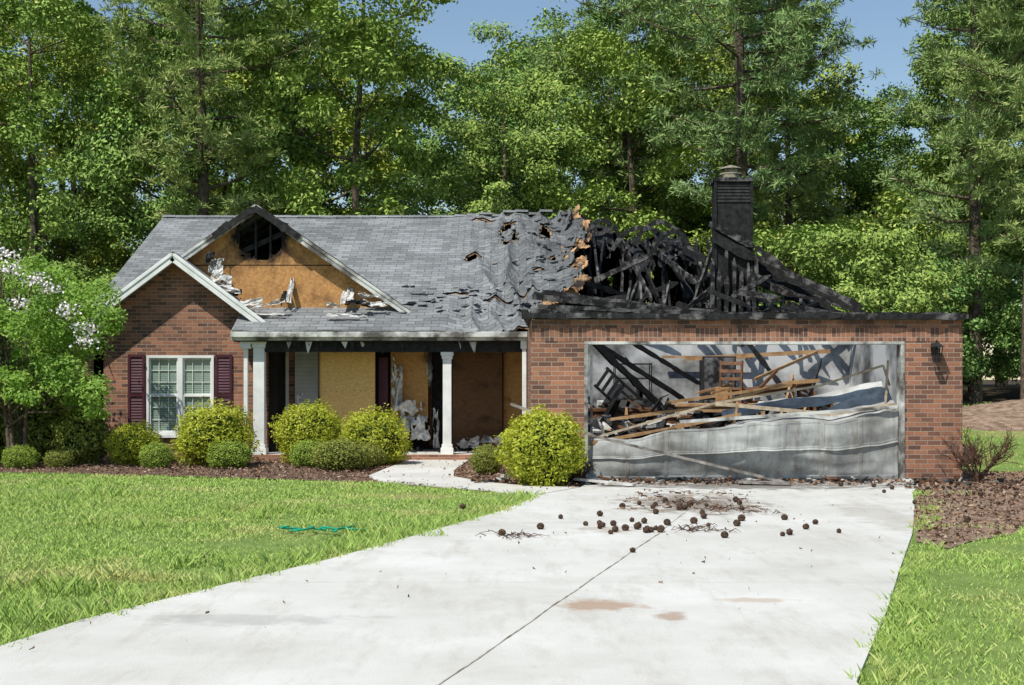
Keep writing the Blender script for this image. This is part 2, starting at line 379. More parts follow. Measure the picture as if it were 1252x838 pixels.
V, F = joinq([litter(700, [(1.2, 17.0), (3.0, 16.4), (3.3, 19.6), (1.8, 20.0)], 1, 4, 15, 21, .08, .012, .026), litter(1100, [(1.2, 21), (6.0, 21), (6.2, 22), (1.3, 22)], .8, 6.3, 20, 22, .08, .02, .03),
              litter(130, drive, -3, 5, 8, 20, .03, .006, .026), litter(160, walk, -2.5, 1, 19, 28, .05, .012, .03)])
V[:, 2] = np.maximum(V[:, 2], .0275)
mesh('pine_needle_litter', V, F, M_chip)

# ------------------------------------------------------------------ house
H = empty('burned_brick_house')
g = Geo(); GY = 22.0
g.box(.305, 1.12, GY, GY+.22, 0, 2.19, 0); g.box(6.10, 7.0, GY, GY+.22, 0, 2.19, 0)
g.box(.305, 7.0, GY, GY+.22, 2.19+.205, 2.53, 0)
g.build('garage_front_wall', [MB], H)
g = Geo(); g.box(.305, 7.0, GY-.004, GY+.22, 2.19, 2.19+.205, 0); g.build('garage_soldier_course', [MSOL], H)
g = Geo(); g.box(.305, .50, GY+.22, 29.9, 0, 2.53); g.box(6.80, 7.0, GY+.22, 36, 0, 2.53); g.build('garage_side_walls', [MBS], H)
g = Geo(); g.box(.50, .52, GY+.22, 28.5, 0, 2.5); g.box(6.78, 6.80, GY+.22, 28.5, 0, 2.5); g.box(.52, 6.78, 28.5, 28.6, 0, 2.5); g.build('garage_drywall', [M_drywall], H)
g = Geo(); g.box(.5, 6.8, GY+.0, 28.5, -.1, .02); g.build('garage_slab', [M_charL], H)
g = Geo()
g.box(1.12, 1.18, GY-.02, GY+.24, .03, 2.14); g.box(6.04, 6.10, GY-.02, GY+.24, .03, 2.14); g.box(1.12, 6.10, GY-.021, GY+.24, 2.142, 2.188)
g.build('garage_door_frame', [M_soil_white], H, bevel=.004)
g = Geo()
for i in range(10):
    x0 = .2+i*.69; g.burnt((x0-.05, GY+.05, 2.575+R.uniform(-.01, .015)), (min(7.06, x0+.74), GY+.05, 2.575+R.uniform(-.01, .015)), .34, .085, i % 2, i, tip=False)
g.burnt((.3, GY+.0, 2.66), (3.1, GY+.3, 2.66), .06, .07, 1, 3); g.burnt((2.2, GY+.2, 2.64), (6.9, GY+.25, 2.63), .05, .04, 1, 5)
g.beam((.2, GY+.5, 2.66), (.4, 28, 2.62), .1, .1)
g.burnt((.32, GY+.2, 2.90), (2.6, GY+.5, 2.68), .06, .09, 1, 11); g.burnt((.35, GY+.9, 2.97), (2.2, GY+.4, 2.72), .05, .09, 0, 12)
g.burnt((.5, GY+1.2, 3.02), (3.4, GY+.9, 2.64), .05, .09, 1, 13); g.burnt((.4, GY+.1, 2.74), (1.9, GY+.1, 2.67), .12, .06, 1, 14)
g.build('garage_top_plate', [M_char, M_charL], H)

g = Geo(); g.box(-8.45, -8.25, 28.6, 41, 0, 2.55); g.add([(-8.44, 28, 2.55), (-8.44, 42, 2.55), (-8.44, 35, 5.5)], [(0, 1, 2)])
g.build('side_wall', [MBS], H)
g = Geo(); g.box(-8.45, 7, 41, 41.2, 0, 2.5); g.build('rear_wall', [MBW], H)
WX0, WX1, WZ0, WZ1 = -7.38, -6.02, .48, 2.08; WY = 28.6; cx = -6.76
g = Geo(); g.box(-8.6, WX0, WY, WY+.2, 0, 2.6); g.box(WX1, -4.95, WY, WY+.2, 0, 2.6); g.box(WX0, WX1, WY, WY+.2, 0, WZ0); g.box(WX0, WX1, WY, WY+.2, WZ1, 2.6)
g.add([(-8.6, WY, 2.6), (-4.95, WY, 2.6), (cx, WY, 4.02), (-8.6, WY+.2, 2.6), (-4.95, WY+.2, 2.6), (cx, WY+.2, 4.02)], [(0, 1, 2), (3, 5, 4), (1, 4, 5, 2), (0, 2, 5, 3)])
g.build('wing_front_wall', [MBW], H)
g = Geo()
def fr(x0, x1, z0, z1, w, y0, y1):
    g.box(x0, x0+w, y0, y1, z0, z1); g.box(x1-w, x1, y0, y1, z0, z1); g.box(x0+w, x1-w, y0, y1, z0, z0+w); g.box(x0+w, x1-w, y0, y1, z1-w, z1)
fr(WX0, WX1, WZ0, WZ1, .05, WY-.03, WY+.08)
g.box(WX0-.05, WX1+.05, WY-.07, WY+.05, WZ0-.06, WZ0-.002)
mx = (WX0+WX1)/2; g.box(mx-.05, mx+.05, WY-.028, WY+.078, WZ0+.05, WZ1-.05)
for a, b in ((WX0+.05, mx-.05), (mx+.05, WX1-.05)):
    zc = (WZ0+WZ1)/2
    fr(a, b, zc, WZ1-.05, .03, WY+.01, WY+.05); fr(a, b, WZ0+.05, zc, .032, WY-.005, WY+.045)
    for i in (1, 2):
        x = a+(b-a)*i/3; g.box(x-.006, x+.006, WY+.028, WY+.044, WZ0+.08, WZ1-.08)
    for z in (WZ0+.3, WZ0+.55, zc+.26, zc+.5): g.box(a+.03, b-.03, WY+.03, WY+.043, z-.006, z+.006)
g.build('wing_window_frame', [M_white], H, bevel=.003)
g = Geo(); g.box(WX0+.05, WX1-.05, WY+.055, WY+.06, WZ0+.05, WZ1-.05); g.build('wing_window_glass', [M_glass], H)
g = Geo()
for a in (WX0-.37, WX1+.03):
    b = a+.34; fr(a, b, WZ0-.02, WZ1+.02, .05, WY-.04, WY-.002)
    g.box(a+.05, b-.05, WY-.037, WY-.003, 1.25, 1.31)
    for i in range(26):
        z = WZ0+.05+i*.0575
        if 1.2 < z < 1.32: continue
        g.add([(a+.05, WY-.03, z), (b-.05, WY-.03, z), (b-.05, WY-.01, z+.055), (a+.05, WY-.01, z+.055)], [(0, 1, 2, 3)])
g.build('window_shutters', [M_burg], H)

# ---- roofs
SL = .42; Y0 = 27.7; Z0 = 2.55; RY = 35.0
def rz(y): return Z0+SL*(y-Y0)
bt = [(27.7, .32), (28.3, .5), (28.8, 1.0), (30.3, 1.5), (31.4, 1.12), (32.2, 1.25), (32.8, 1.75), (33.6, 1.6), (34.2, 1.35), (35.1, 1.6)]
def bnd(y, k=0): return interp(y, bt)+.22*fN(y*1.7, 3.1+k)
holes = [(-.08, 33.6, .21, .85), (-.9, 32.0, .17, .28), (.78, 33.6, .15, .6), (-.35, 29.5, .36, .08), (-1.1, 29.7, .40, .07), (.95, 31.9, .12, .3), (-.75, 34.6, .28, .12), (.3, 30.0, .35, .07), (-1.7, 29.3, .3, .05), (.5, 31.0, .25, .08)]
def warp(x, y):
    a = sstep(-2.0, .2, x)
    r1 = 1-abs(N(x*2.0+.4*N(x, y*.8), y*.30, 1))*2.4
    z = a*(.14*r1+.05*N(x*6+.8*N(y*1.3), y*1.1, 2)+.03*N(x*14, y*7, 4)) + .012*N(x*1.2, y*1.2, 9)+.006*N(x*9, y*12, 2)
    fr_ = (y/.15) % 1; z += (.004+.035*a*max(0, N(x*3.5, math.floor(y/.15)*1.7, 6)))*(1-fr_)
    z -= .12*math.exp(-((x+.2)/1.3)**2)*sstep(34.0, 29, y)*a
    d = bnd(y)-x
    if d < .6: z += .42*(1-max(d, 0)/.6)**2*(.25+abs(N(y*2.3, 7))*1.3)
    return z
NX, NY = 300, 240; X0, X1 = -8.62, 2.4
def fr_roof(u, v):
    x = X0+(X1-X0)*u; y = Y0+(RY-Y0)*v
    return (x, y, rz(y)+warp(x, y))
def keep(u, v, ex=0):
    x = X0+(X1-X0)*u; y = Y0+(RY-Y0)*v
    if x < -5.5 and y < 28.72: return False
    if x > bnd(y)+ex*(1.2+2*fN(y*2.2, 9)) : return False
    if x > -2.4:
        for hx, hy, rx, ry in holes:
            rx2 = rx-ex*.25*min(1, rx/.2); ry2 = max(.02, ry-ex*.25)
            if ((x-hx)/rx2)**2+((y-hy)/ry2)**2 < 1+1.1*fN(x*4, y*4, 2): return False
    return True
g = Geo(); g.sheet(fr_roof, NX, NY, 0, keep)
g.build('main_roof_shingles', [M_sh], H, smooth=False)
g = Geo(); g.sheet(lambda u, v: (lambda p: (p[0], p[1], p[2]-.05))(fr_roof(u, v)), NX, NY, 0, lambda u, v: keep(u, v, .16))
g.build('roof_decking', [M_deck], H)
g = Geo()
for i in range(110):
    if i < 50: y = R.uniform(28.6, 30.1); x = R.uniform(-2.3, .9)
    else: y = R.uniform(28.5, 34.8); x = bnd(y)-abs(R.gauss(0, .7))-.02
    w = R.uniform(.08, .26); l = R.uniform(.08, .2); z = rz(y)+warp(x, y)+.01; t = R.uniform(.01, .06); a = R.uniform(-.5, .5)
    pts = []
    for dy, dz in ((l, 0), (l*.4, .004), (0, t*.5), (-l*.2, t)):
        for k_, dx in enumerate((-w/2, w/2)):
            pts.append((x+dx*math.cos(a)-dy*math.sin(a), y+dx*math.sin(a)+dy, z+dy*SL+dz*(.4+1.2*k_*R.random())))
    g.add(pts, [(0, 1, 3, 2), (2, 3, 5, 4), (4, 5, 7, 6)], 1 if R.random() < .15 else 0)
g.build('curled_shingles', [M_sh, M_tar], H)
g = Geo()
def flap(x, y, w, L, h, seed, m=0):
    def f(u, v):
        t = u*1.35; return (x+L*math.sin(t)/1.1+.10*fN(v*2, u*2, seed), y+w*(v-.5)+.08*N(u*3, v*2, seed), rz(y+w*(v-.5))+warp(x, y)*.3+.02+h*(1-math.cos(t))+.08*fN(v*2.2, u*1.5, seed+4))
    g.sheet(f, 24, 30, m, lambda u, v: fN(u*2.5, v*3, seed+7) < .7-.5*u)
flap(1.0, 34.2, 1.2, .45, .50, 1); flap(1.2, 33.0, 1.1, .5, .38, 2); flap(1.0, 31.6, 1.0, .4, .34, 3); flap(1.05, 30.3, 1.3, .5, .22, 4); flap(.6, 29.2, .9, .5, .18, 5); flap(-.2, 33.4, .7, .25, .2, 6); flap(1.15, 32.3, .8, .4, .30, 8, 1); flap(1.3, 31.2, .8, .4, .2, 18, 1)
g.build('peeled_roofing', [M_sh, M_deck], H, smooth=True)
g = Geo()
x = -8.62
while x < 1.2:
    zz = rz(35)+warp(x, 35)+.02
    g.add([(x, 34.86, zz-.05), (x+.32, 34.86, zz-.05), (x+.32, 35, zz+.012), (x, 35, zz+.022), (x+.32, 35.14, zz-.05), (x, 35.14, zz-.05)], [(0, 1, 2, 3), (3, 2, 4, 5)])
    x += .3
g.build('ridge_cap', [M_sh], H)
def rear_top(x): return interp(x, [(1.2, rz(35)-.03), (2.2, 5.35), (2.7, 5.12), (3.2, 5.0), (3.7, 5.15), (4.1, 5.05), (4.4, 4.7), (4.75, 4.2), (5.2, 3.9)])
def rear(u, v):
    x = -8.62+(5.1+8.62)*u; k = sstep(1.0, 1.8, x)
    z = rear_top(x)+k*(.13*fN(x*3, 2)+.1*N(x*9, 5)); y = 35+7.2*v
    return (x, y, z-(z-2.5)*v+k*.12*fN(x*1.5, y*1.5, 4)-.01)
g = Geo(); g.sheet(rear, 220, 40, 0, lambda u, v: not (u > .76 and fN(u*26, v*7, 8) > .5))
g.build('rear_roof_slope', [M_tar], H)

def gable(nm, cx, hw, ze, za, yf, thick=.05):
    g = Geo()
    yb_e = Y0+(ze-Z0)/SL; yb_r = Y0+(za-Z0)/SL
    for sgn in (-1, 1):
        def f(u, v, sgn=sgn):
            z = ze+(za-ze)*u; yb = max(yf+.25, yb_e+(yb_r-yb_e)*u+.12); y = yf+(yb-yf)*v
            return (cx+sgn*hw*(1-u), y, z+.008*N(u*14, y*8))
        g.sheet(f, 30, 30, 0)
        g.sheet(lambda u, v: (lambda p: (p[0], p[1], p[2]-thick))(f(u, v)), 30, 30, 1)
    return g.build(nm, [M_sh, M_soil_white], H)
gable('wing_gable_roof', cx, 2.05, 2.60, 4.14, 28.2)
gable('attic_gable_roof', -5.19, 3.1, 3.02, 5.17, 28.66)
g = Geo()
def rake(cx, hw, ze, za, y, m, w=.17, sides=(-1, 1)):
    for s in sides:
        a = Vector((cx+s*hw, y, ze-.10)); b = Vector((cx, y, za-.10))
        ext = (a-b).normalized()*.03
        g.beam(a+ext, b, .03, w, m); g.beam(a+ext+Vector((0, -.022, w*.33)), b+Vector((0, -.022, w*.33)), .025, .05, m)
        g.beam(a+Vector((0, .2, -.02)), b+Vector((0, .2, -.02)), .36, .02, m)
rake(cx, 2.05, 2.60, 4.14, 28.19, 0); rake(-5.19, 3.1, 3.02, 5.17, 28.65, 1, .14)
g.build('rake_boards', [M_white, M_soil_white], H)
g = Geo()
for i in range(12):
    xx = -5.19-.85+i*.14
    def zl(x): return 5.17-abs(x+5.19)*.69-.09
    g.burnt((xx, 28.60, zl(xx)), (xx+.2, 28.60, zl(xx+.2)), .04, R.uniform(.10, .16), 0, i, tip=False)
g.build('charred_gable_peak', [M_char], H)
def gw(u, v): return (-8.2+6.05*u, 28.92, 2.9+2.2*v)
def gk(u, v):
    x = -8.2+6.05*u; z = 2.9+2.2*v
    if z > 5.08-abs(x+5.19)*.69: return False
    return ((x+5.12)/.45)**2+((z-4.50)/.48)**2 > 1+.7*fN(x*3, z*3, 4)
g = Geo(); g.sheet(gw, 150, 60, 0, gk)
t = NT('gable_plywood_burnt')
def gablemat():
    f = t.add('ShaderNodeTexVoronoi'); f.inputs['Scale'].default_value = 25; t.l(t.coords(), f.inputs['Vector'])
    bw = t.add('ShaderNodeRGBToBW'); t.l(f.outputs['Color'], bw.inputs[0])
    col = t.mix(bw.outputs[0], (.38, .18, .06), (.56, .31, .12))
    sp = t.add('ShaderNodeSeparateXYZ'); t.l(t.coords(), sp.inputs[0])
    dx = t.math('SUBTRACT', sp.outputs[0], -5.12); dz = t.math('SUBTRACT', sp.outputs[2], 4.6)
    d = t.math('SQRT', t.math('ADD', t.math('MULTIPLY', dx, dx), t.math('MULTIPLY', dz, dz)))
    d = t.math('ADD', d, t.math('MULTIPLY', t.math('SUBTRACT', t.noise(4, 6, .65), .5), .9))
    col = t.mix(t.ramp(d, .5, .85, (1, 1, 1), (0, 0, 0)), col, (.012, .01, .008))
    col = t.mix(t.math('MULTIPLY', t.ramp(t.noise(2.5, 6, .65), .5, .68), .7), col, (.12, .06, .03))
    seam = t.math('LESS_THAN', t.math('ABSOLUTE', t.math('SUBTRACT', sp.outputs[2], 3.93)), .012)
    col = t.mix(seam, col, (.04, .02, .01))
    t.color(col); t.b.inputs['Roughness'].default_value = .8
gablemat(); g.build('gable_plywood', [t.m], H)
g = Geo()
for x in (-5.6, -5.25, -4.95, -4.7): g.box(x-.02, x+.02, 29.0, 29.1, 3.6, 4.95-abs(x+5.19)*.69)
g.beam((-5.6, 29.1, 4.2), (-4.7, 29.1, 4.6), .05, .1)
g.build('attic_framing', [M_char], H)
g = Geo()
def scrap(cx, cy, cz, w, h, seed, m=0, n=12, amp=.25, tilt=(0, 0)):
    def f(u, v):
        x = (u-.5)*w; z = (v-.5)*h
        return (cx+x+amp*.3*fN(u*2, v*2, seed), cy+tilt[1]*z+amp*.6*fN(u*2.5, v*2.5, seed+5), cz+z+tilt[0]*x+amp*.35*fN(u*3, v*2, seed+9))
    g.sheet(f, n, n, m, lambda u, v: fN(u*3, v*3, seed+20) < .35)
for i, (x, y, z, w, h) in enumerate(((-6.0, 28.75, 3.85, .3, .4), (-5.85, 28.6, 3.62, .4, .2), (-6.1, 28.7, 4.05, .2, .25), (-5.3, 28.5, 3.14, .6, .14), (-4.9, 28.45, 3.10, .7, .08), (-5.55, 28.5, 3.28, .3, .2),
        (-5.7, 28.55, 3.42, .5, .1), (-3.35, 28.85, 3.3, .25, .35), (-3.1, 28.5, 3.12, .5, .12), (-2.75, 28.6, 3.12, .5, .1), (-4.5, 28.87, 3.45, .10, .6), (-4.62, 28.85, 3.25, .14, .3), (-2.9, 28.75, 3.3, .4, .08), (-3.6, 28.6, 3.1, .3, .06))):
    scrap(x, y-.1, z, w, h, i*3.3, (0, 0, 1)[i % 3], amp=.14, tilt=(R.uniform(-.3, .3), R.uniform(.2, 1.2)))
scrap(-3.3, 28.2, 2.87, .8, .05, 71, 0, amp=.1, tilt=(-.05, 1.8)); scrap(-5.0, 28.3, 2.92, .9, .05, 75, 0, amp=.1, tilt=(-.05, 1.8))
g.build('torn_siding', [M_siding, M_tar], H)

# porch
g = Geo()
g.box(-5.5, .30, 27.62, 27.70, 2.42, 2.53, 0); g.box(-5.5, .30, 27.702, 27.74, 2.36, 2.53, 0); g.box(-5.5, -5.46, 27.742, 28.6, 2.40, 2.56, 0)
g.build('porch_gutter', [M_soil_white], H, bevel=.01)
g = Geo(); g.box(-5.46, .3, 27.75, 30.0, 2.34, 2.38, 0); g.box(-5.0, .3, 27.93, 28.08, 2.14, 2.338, 0)
for i in range(90):
    x = R.uniform(-4.6, .2); L = R.uniform(.05, .28); y = R.uniform(27.78, 28.3); w = R.uniform(.03, .16)
    g.add([(x, y, 2.36), (x+w, y, 2.36), (x+w*R.uniform(.3, .8), y+R.uniform(-.05, .05), 2.36-L)], [(0, 1, 2)], 1 if R.random() < .4 else 0)
g.build('porch_ceiling', [M_char, M_soil_white], H)
def column(nm, x, y, w, z1=2.14):
    g = Geo(); h = w/2
    g.box(x-h, x+h, y-h, y+h, .32, z1-.14)
    for z0, zz, e in ((.11, .25, .04), (.25, .32, .02), (z1-.14, z1-.07, .02), (z1-.07, z1, .04)): g.box(x-h-e, x+h+e, y-h-e, y+h+e, z0, zz)
    g.build(nm, [M_white], H, bevel=.008)
column('porch_column', -4.99, 28.0, .22, 2.36); column('porch_column', -1.28, 28.0, .17)
g = Geo(); g.box(-5.28, -5.20, 27.85, 27.93, .3, 2.36); g.box(-5.34, -5.14, 27.80, 27.98, 2.2, 2.36)
g.box(.20, .285, 27.78, 27.86, .9, 2.4); g.box(.17, .295, 27.745, 27.9, 2.2, 2.42)
g.build('downspout', [M_white], H, bevel=.01)
g = Geo(); g.box(-4.95, .3, 27.75, 30.0, -.05, .12); g.build('porch_floor', [M_conc], H)
g = Geo(); g.box(-4.95, .3, 27.70, 27.748, -.05, .125); g.build('porch_brick_edge', [MB], H)
g = Geo(); PY = 30.0
g.box(-4.95, .3, PY, PY+.1, .12, 2.35, 0); g.box(-4.95, -4.80, 28.8, PY, .12, 2.35, 0)
g.build('porch_back_wall', [M_dark], H)
g = Geo(); g.box(-4.92, -4.62, PY-.06, PY-.002, .12, 2.3); g.build('porch_brick_pier', [MBW], H)
g = Geo(); g.box(-4.78, -4.72, PY-.10, PY-.061, .12, 2.3); g.box(-4.10, -4.03, PY-.05, PY-.002, .12, 2.25); g.box(-4.6, -4.10, PY-.05, PY-.002, 2.18, 2.25)
for i in range(22):
    z = .3+i*.086; g.add([(-4.6, PY-.03, z), (-4.1, PY-.03, z), (-4.1, PY-.01, z+.084), (-4.6, PY-.01, z+.084)], [(0, 1, 2, 3)])
g.build('porch_window_blinds', [M_white], H)
def panel(nm, x0, x1, z0, z1, mat, y=PY-.03):
    g = Geo(); g.box(x0, x1, y-.015, y, z0, z1); g.build(nm, [mat], H)
panel('plywood_board', -3.9, -2.78, .5, 2.2, M_osb_new, 28.75); panel('plywood_board', -2.5, -1.73, .8, 2.2, M_osb_old, 29.2)
panel('plywood_board', -1.23, -.20, .2, 2.18, M_osb_dark, 29.4); panel('plywood_board', -.18, .24, .2, 2.2, M_osb_old, 29.6)
panel('burned_door_panel', -1.74, -1.24, .15, 2.2, M_char, PY-.02)
g = Geo(); g.box(-2.74, -2.55, 29.1, 29.14, .6, 2.05); g.build('porch_shutter', [M_burg], H)
g = Geo(); g.beam((-1.72, PY-.05, .2), (-1.72, PY-.05, 2.25), .05, .06); g.beam((-3.92, 28.71, .5), (-3.92, 28.71, 2.2), .03, .04)
for zz in (1.35, .9):
    for i in range(9): g.box(-3.8+i*.12, -3.785+i*.12, 28.728, 28.734, zz+.02*(i % 2), zz+.015+.02*(i % 2))
g.build('door_jamb', [M_osb_dark], H)
g = Geo()
for i, (x, z, w, h) in enumerate(((-2.35, 1.4, .22, .9), (-2.1, .9, .45, .5), (-1.9, .6, .35, .5), (-2.3, .55, .4, .4), (-1.55, .6, .14, .8), (-.9, .3, .5, .2), (-.4, .32, .4, .2), (-4.35, .9, .12, .8), (-2.42, 1.8, .10, .5), (-1.7, 1.8, .06, .7))):
    scrap(x, 29.0, z, w, h, 40+i*2.7, 0 if i % 3 else 2, amp=.22, n=20)
g.build('hanging_insulation', [M_siding, M_tar, M_soil_white], H, smooth=True)

# charred roof framing
g = Geo()
for i in range(8):
    x = 1.45+i*.41; g.burnt((x, 35.02, rear_top(x)-.12), (x+R.uniform(-.15, .15), 41.6, 2.65), .05, .16, 1, i)
for i in range(10):
    x = 1.6+i*.33
    g.burnt((x+R.uniform(-.1, .1), 35, rear_top(x)-.02), (x+R.uniform(-.5, .8), R.uniform(30.3, 32.5), R.uniform(2.9, 3.7)), .05, R.uniform(.09, .15), i % 2, i+20)
for i in range(15):
    x = 1.5+i*.26; g.burnt((x, 33.5, 2.4), (x+R.uniform(-.2, .2), 34.0, R.uniform(4.0, 5.25)), .06, .11, (i+1) % 2, i+40)
for i in range(8):
    x = R.uniform(1.2, 4); z = R.uniform(2.8, 4.0); g.burnt((x, R.uniform(30, 33), z), (x+R.uniform(.8, 2.0), R.uniform(30, 34), z+R.uniform(-.9, .9)), .05, .12, R.choice((0, 0, 1)), i+60)
for i in range(9):
    x = 1.1+R.random()*3.0; g.burnt((x, 29.5, 2.5), (x+R.uniform(-.4, .5), 30.2, R.uniform(3.1, 4.0)), .05, .10, 1, i+80)
for i in range(7):
    o = i*.2; g.burnt((5.0+o*.5, 30+o*2, 4.25-o*.35), (7.05+R.uniform(-.5, .4), 28.5+o*2, 2.85+R.uniform(-.05, .25)), .05, .12, R.choice((0, 1)), i+100)
for i in range(5): x = 5.1+i*.33; g.burnt((x, 30.4, 2.5), (x+R.uniform(-.1, .15), 30.5, 4.1-i*.3), .05, .09, 1, i+500)
g.burnt((4.0, 33, 4.6), (7.0, 30, 2.9), .06, .16, 0, 111); g.burnt((4.9, 31, 3.9), (6.3, 29.5, 3.2), .05, .14, 1, 112); g.burnt((5.0, 29, 4.3), (5.6, 28.8, 3.8), .05, .14, 1, 117)
g.burnt((3.7, 30, 2.7), (4.4, 31, 4.5), .05, .12, 1, 113); g.burnt((3.2, 29, 2.7), (4.3, 30, 3.6), .05, .1, 1, 114)
for i in range(48):
    x = R.uniform(3.8, 6.9); hz = interp(x, [(3.4, 2.9), (4.6, 3.4), (5.4, 3.2), (6.9, 2.7)]); z = R.uniform(2.5, hz)
    L = R.uniform(.4, 1.5); a = R.gauss(0, .5); g.burnt((x-L/2, R.uniform(27.5, 31.5), z-math.sin(a)*L/2), (x+L/2, R.uniform(27.5, 31.5), z+math.sin(a)*L/2), R.uniform(.04, .08), R.uniform(.06, .13), R.choice((0, 1)), i+130)
for i in range(30):
    x = R.uniform(.7, 4.4); z = R.uniform(2.5, interp(x, [(.7, 3.0), (1.5, 3.1), (4.4, 3.1)]))
    L = R.uniform(.5, 1.8); a = R.gauss(0, .4); y = R.uniform(28.7, 31.5); g.burnt((x-L/2, y, z-math.sin(a)*L/2), (x+L/2, y+R.uniform(-1, 1), z+math.sin(a)*L/2), R.uniform(.04, .06), R.uniform(.06, .14), R.choice((0, 0, 1)), i+230)
for i, (a, b, t_) in enumerate(((4.1, 4.2, 3.6), (4.28, 4.32, 3.9), (4.42, 4.5, 3.75), (4.6, 4.62, 3.4), (4.78, 4.75, 3.6), (4.95, 4.9, 3.5), (5.08, 5.0, 3.9), (4.15, 4.05, 3.2))):
    g.burnt((a, 29.45, 2.5), (b, 29.52, t_), .08, .10, 1, i+300)
for k_, (a0, a1, hh, yy) in enumerate(((1.7, 2.8, 5.45, 34.3), (2.4, 4.0, 5.25, 34), (2.9, 4.35, 5.35, 33.8), (3.3, 4.45, 5.1, 33.5))):
    P_ = [(a0+(a1-a0)*q/8+.05*N(q, k_), yy, hh-1.1*(abs(q/8-.45)/.55)**2.4*(1 if q > 3 else .8)+.05*N(q*.9, k_+4)) for q in range(9)]
    for q in range(8): g.burnt(P_[q], P_[q+1], .05, .11, (q+k_) % 2, q+k_*10+400, tip=False)
    g.burnt(P_[8], (P_[8][0]+.12, yy-.6, 3.4), .05, .10, 1, k_+450)
g.build('charred_rafters', [M_char, M_charL], H)
g = Geo()
def csheet(x0, x1, y0, y1, za, zb, seed, amp=.25, n=26, thr=.6):
    def f(u, v):
        x = x0+(x1-x0)*u; y = y0+(y1-y0)*v
        return (x+amp*.5*fN(x*2, v*3, seed), y, za(x)+(zb(x)-za(x))*v+amp*fN(x*2.4, v*2.4, seed+3))
    g.sheet(f, n, n, 0, lambda u, v: fN(u*4, v*4, seed+8) < thr)
csheet(1.5, 2.4, 34.0, 35, lambda x: 4.7, lambda x: rear_top(x)+.12, 1, .3, 40, .3)
csheet(2.6, 3.4, 33.6, 34.9, lambda x: 4.2, lambda x: rear_top(x)+.0, 4, .25, 40, .25)
csheet(3.5, 4.4, 33.4, 34.8, lambda x: 4.4, lambda x: rear_top(x)+.1, 7, .25, 40, .3)
csheet(3.4, 6.8, 29.7, 31.5, lambda x: 2.5, lambda x: interp(x, [(3.4, 2.7), (4.8, 3.0), (6.8, 2.6)]), 15, .25, 60, .5)
csheet(.6, 3.6, 28.8, 30.6, lambda x: 2.5, lambda x: 2.75, 21, .25, 50, .6)
g.build('burned_roof_sheets', [M_tar], H)
g = Geo(); g.box(.5, 6.8, 33, 33.1, 0, 2.9); g.box(-4.95, .5, 33, 33.1, 0, 2.6); g.build('charred_partition', [M_char], H)

# chimney chase
g = Geo(); CX, CY = 4.64, 30.0
g.box(CX-.36, CX+.36, CY-.3, CY+.3, 2.4, 5.75)
for i in range(15, 21):
    z = 4.3+i*.068
    g.add([(CX-.375, CY-.322, z), (CX+.375, CY-.322, z), (CX+.375, CY-.304, z+.066), (CX-.375, CY-.304, z+.066)], [(0, 1, 2, 3)])
g.box(CX-.41, CX+.41, CY-.36, CY+.36, 5.75, 5.83, 3)
for dx in (-.4, .36): g.box(CX+dx, CX+dx+.05, CY-.345, CY-.29, 3.4, 5.748, 0)
g.burnt((CX-.50, CY-.38, 4.85), (CX+.46, CY-.38, 4.36), .06, .12, 1, 1); g.burnt((CX-.46, CY-.4, 4.60), (CX+.44, CY-.4, 4.1), .03, .22, 0, 2)
for i in range(7): g.burnt((CX-.48+i*.16, CY-.42, 2.6), (CX-.48+i*.16+R.uniform(-.05, .05), CY-.38, R.uniform(3.5, 4.5)), .07, .09, 1, i)
g.tube([(CX, CY, 5.8), (CX, CY, 5.93)], [.17, .17], 16, 2); g.tube([(CX, CY, 5.93), (CX, CY, 5.96)], [.24, .24], 16, 2); g.tube([(CX, CY, 5.96), (CX, CY, 6.05)], [.14, .14], 16, 2); g.tube([(CX, CY, 6.05), (CX, CY, 6.07), (CX, CY, 6.14)], [.24, .24, .02], 16, 2)
g.build('chimney', [M_char, M_charL, simple('chimney_cap_metal', (.16, .14, .10), (.42, .38, .30), 8, .5), M_charL], H)

# garage door wreck
D = empty('collapsed_garage_door')
g = Geo()
def topz(x): return interp(x, [(1.18, .68), (2.5, .78), (3.7, .92), (5, .98), (6.03, 1.14)])
def fd(u, v):
    x = 1.19+4.84*u; z = .05+(topz(x)-.05)*v
    cell = (u*8) % 1; row = (v*2) % 1
    em = .006 if (.06 < cell < .94 and .10 < row < .90) else 0
    return (x, GY+.12-.24*math.sin(math.pi*u)*math.sin(v*1.9)+em+.07*fN(x*.8, z*1.6)-(.02 if abs(v-.5) < .012 else 0), z+.10*v*fN(x*.9, 4))
g.sheet(fd, 240, 50)
def fd2(u, v):
    x = 1.2+4.84*u
    zt = topz(x)+.10*fN(x*.9, 4)
    return (x, GY+.12+(.6+.2*N(x*1.2, 3))*v-.08*math.sin(math.pi*u), zt-.02+(-.30+.62*u)*v*v+.07*fN(x*1.1, v*1.5, 6)*v)
g.sheet(fd2, 120, 14)
def fd3(u, v):
    x = 3.4+2.6*u
    return (x, GY+.7+.35*v, .98+.34*u+(.10+.14*u)*v+.07*fN(x*1.3, v*2, 9))
g.sheet(fd3, 60, 10)
g.build('door_panels', [M_door], D, smooth=False)
g = Geo()
def pl(pts, w=.03, h=.06, m=0):
    for i, (a, b) in enumerate(zip(pts, pts[1:])): g.burnt(a, b, w, h, m, i+pts[0][0], tip=False) if m == 1 else g.beam(a, b, w, h, m)
pl([(1.3, 22.25, .68), (3.2, 22.4, 1.22), (4.9, 22.5, 1.5), (5.9, 22.5, 1.82), (6.0, 22.5, 1.5)], .03, .035)
pl([(1.22, 22.1, .60), (2.8, 22.15, .90), (3.6, 22.25, 1.05)], .03, .05, 1)
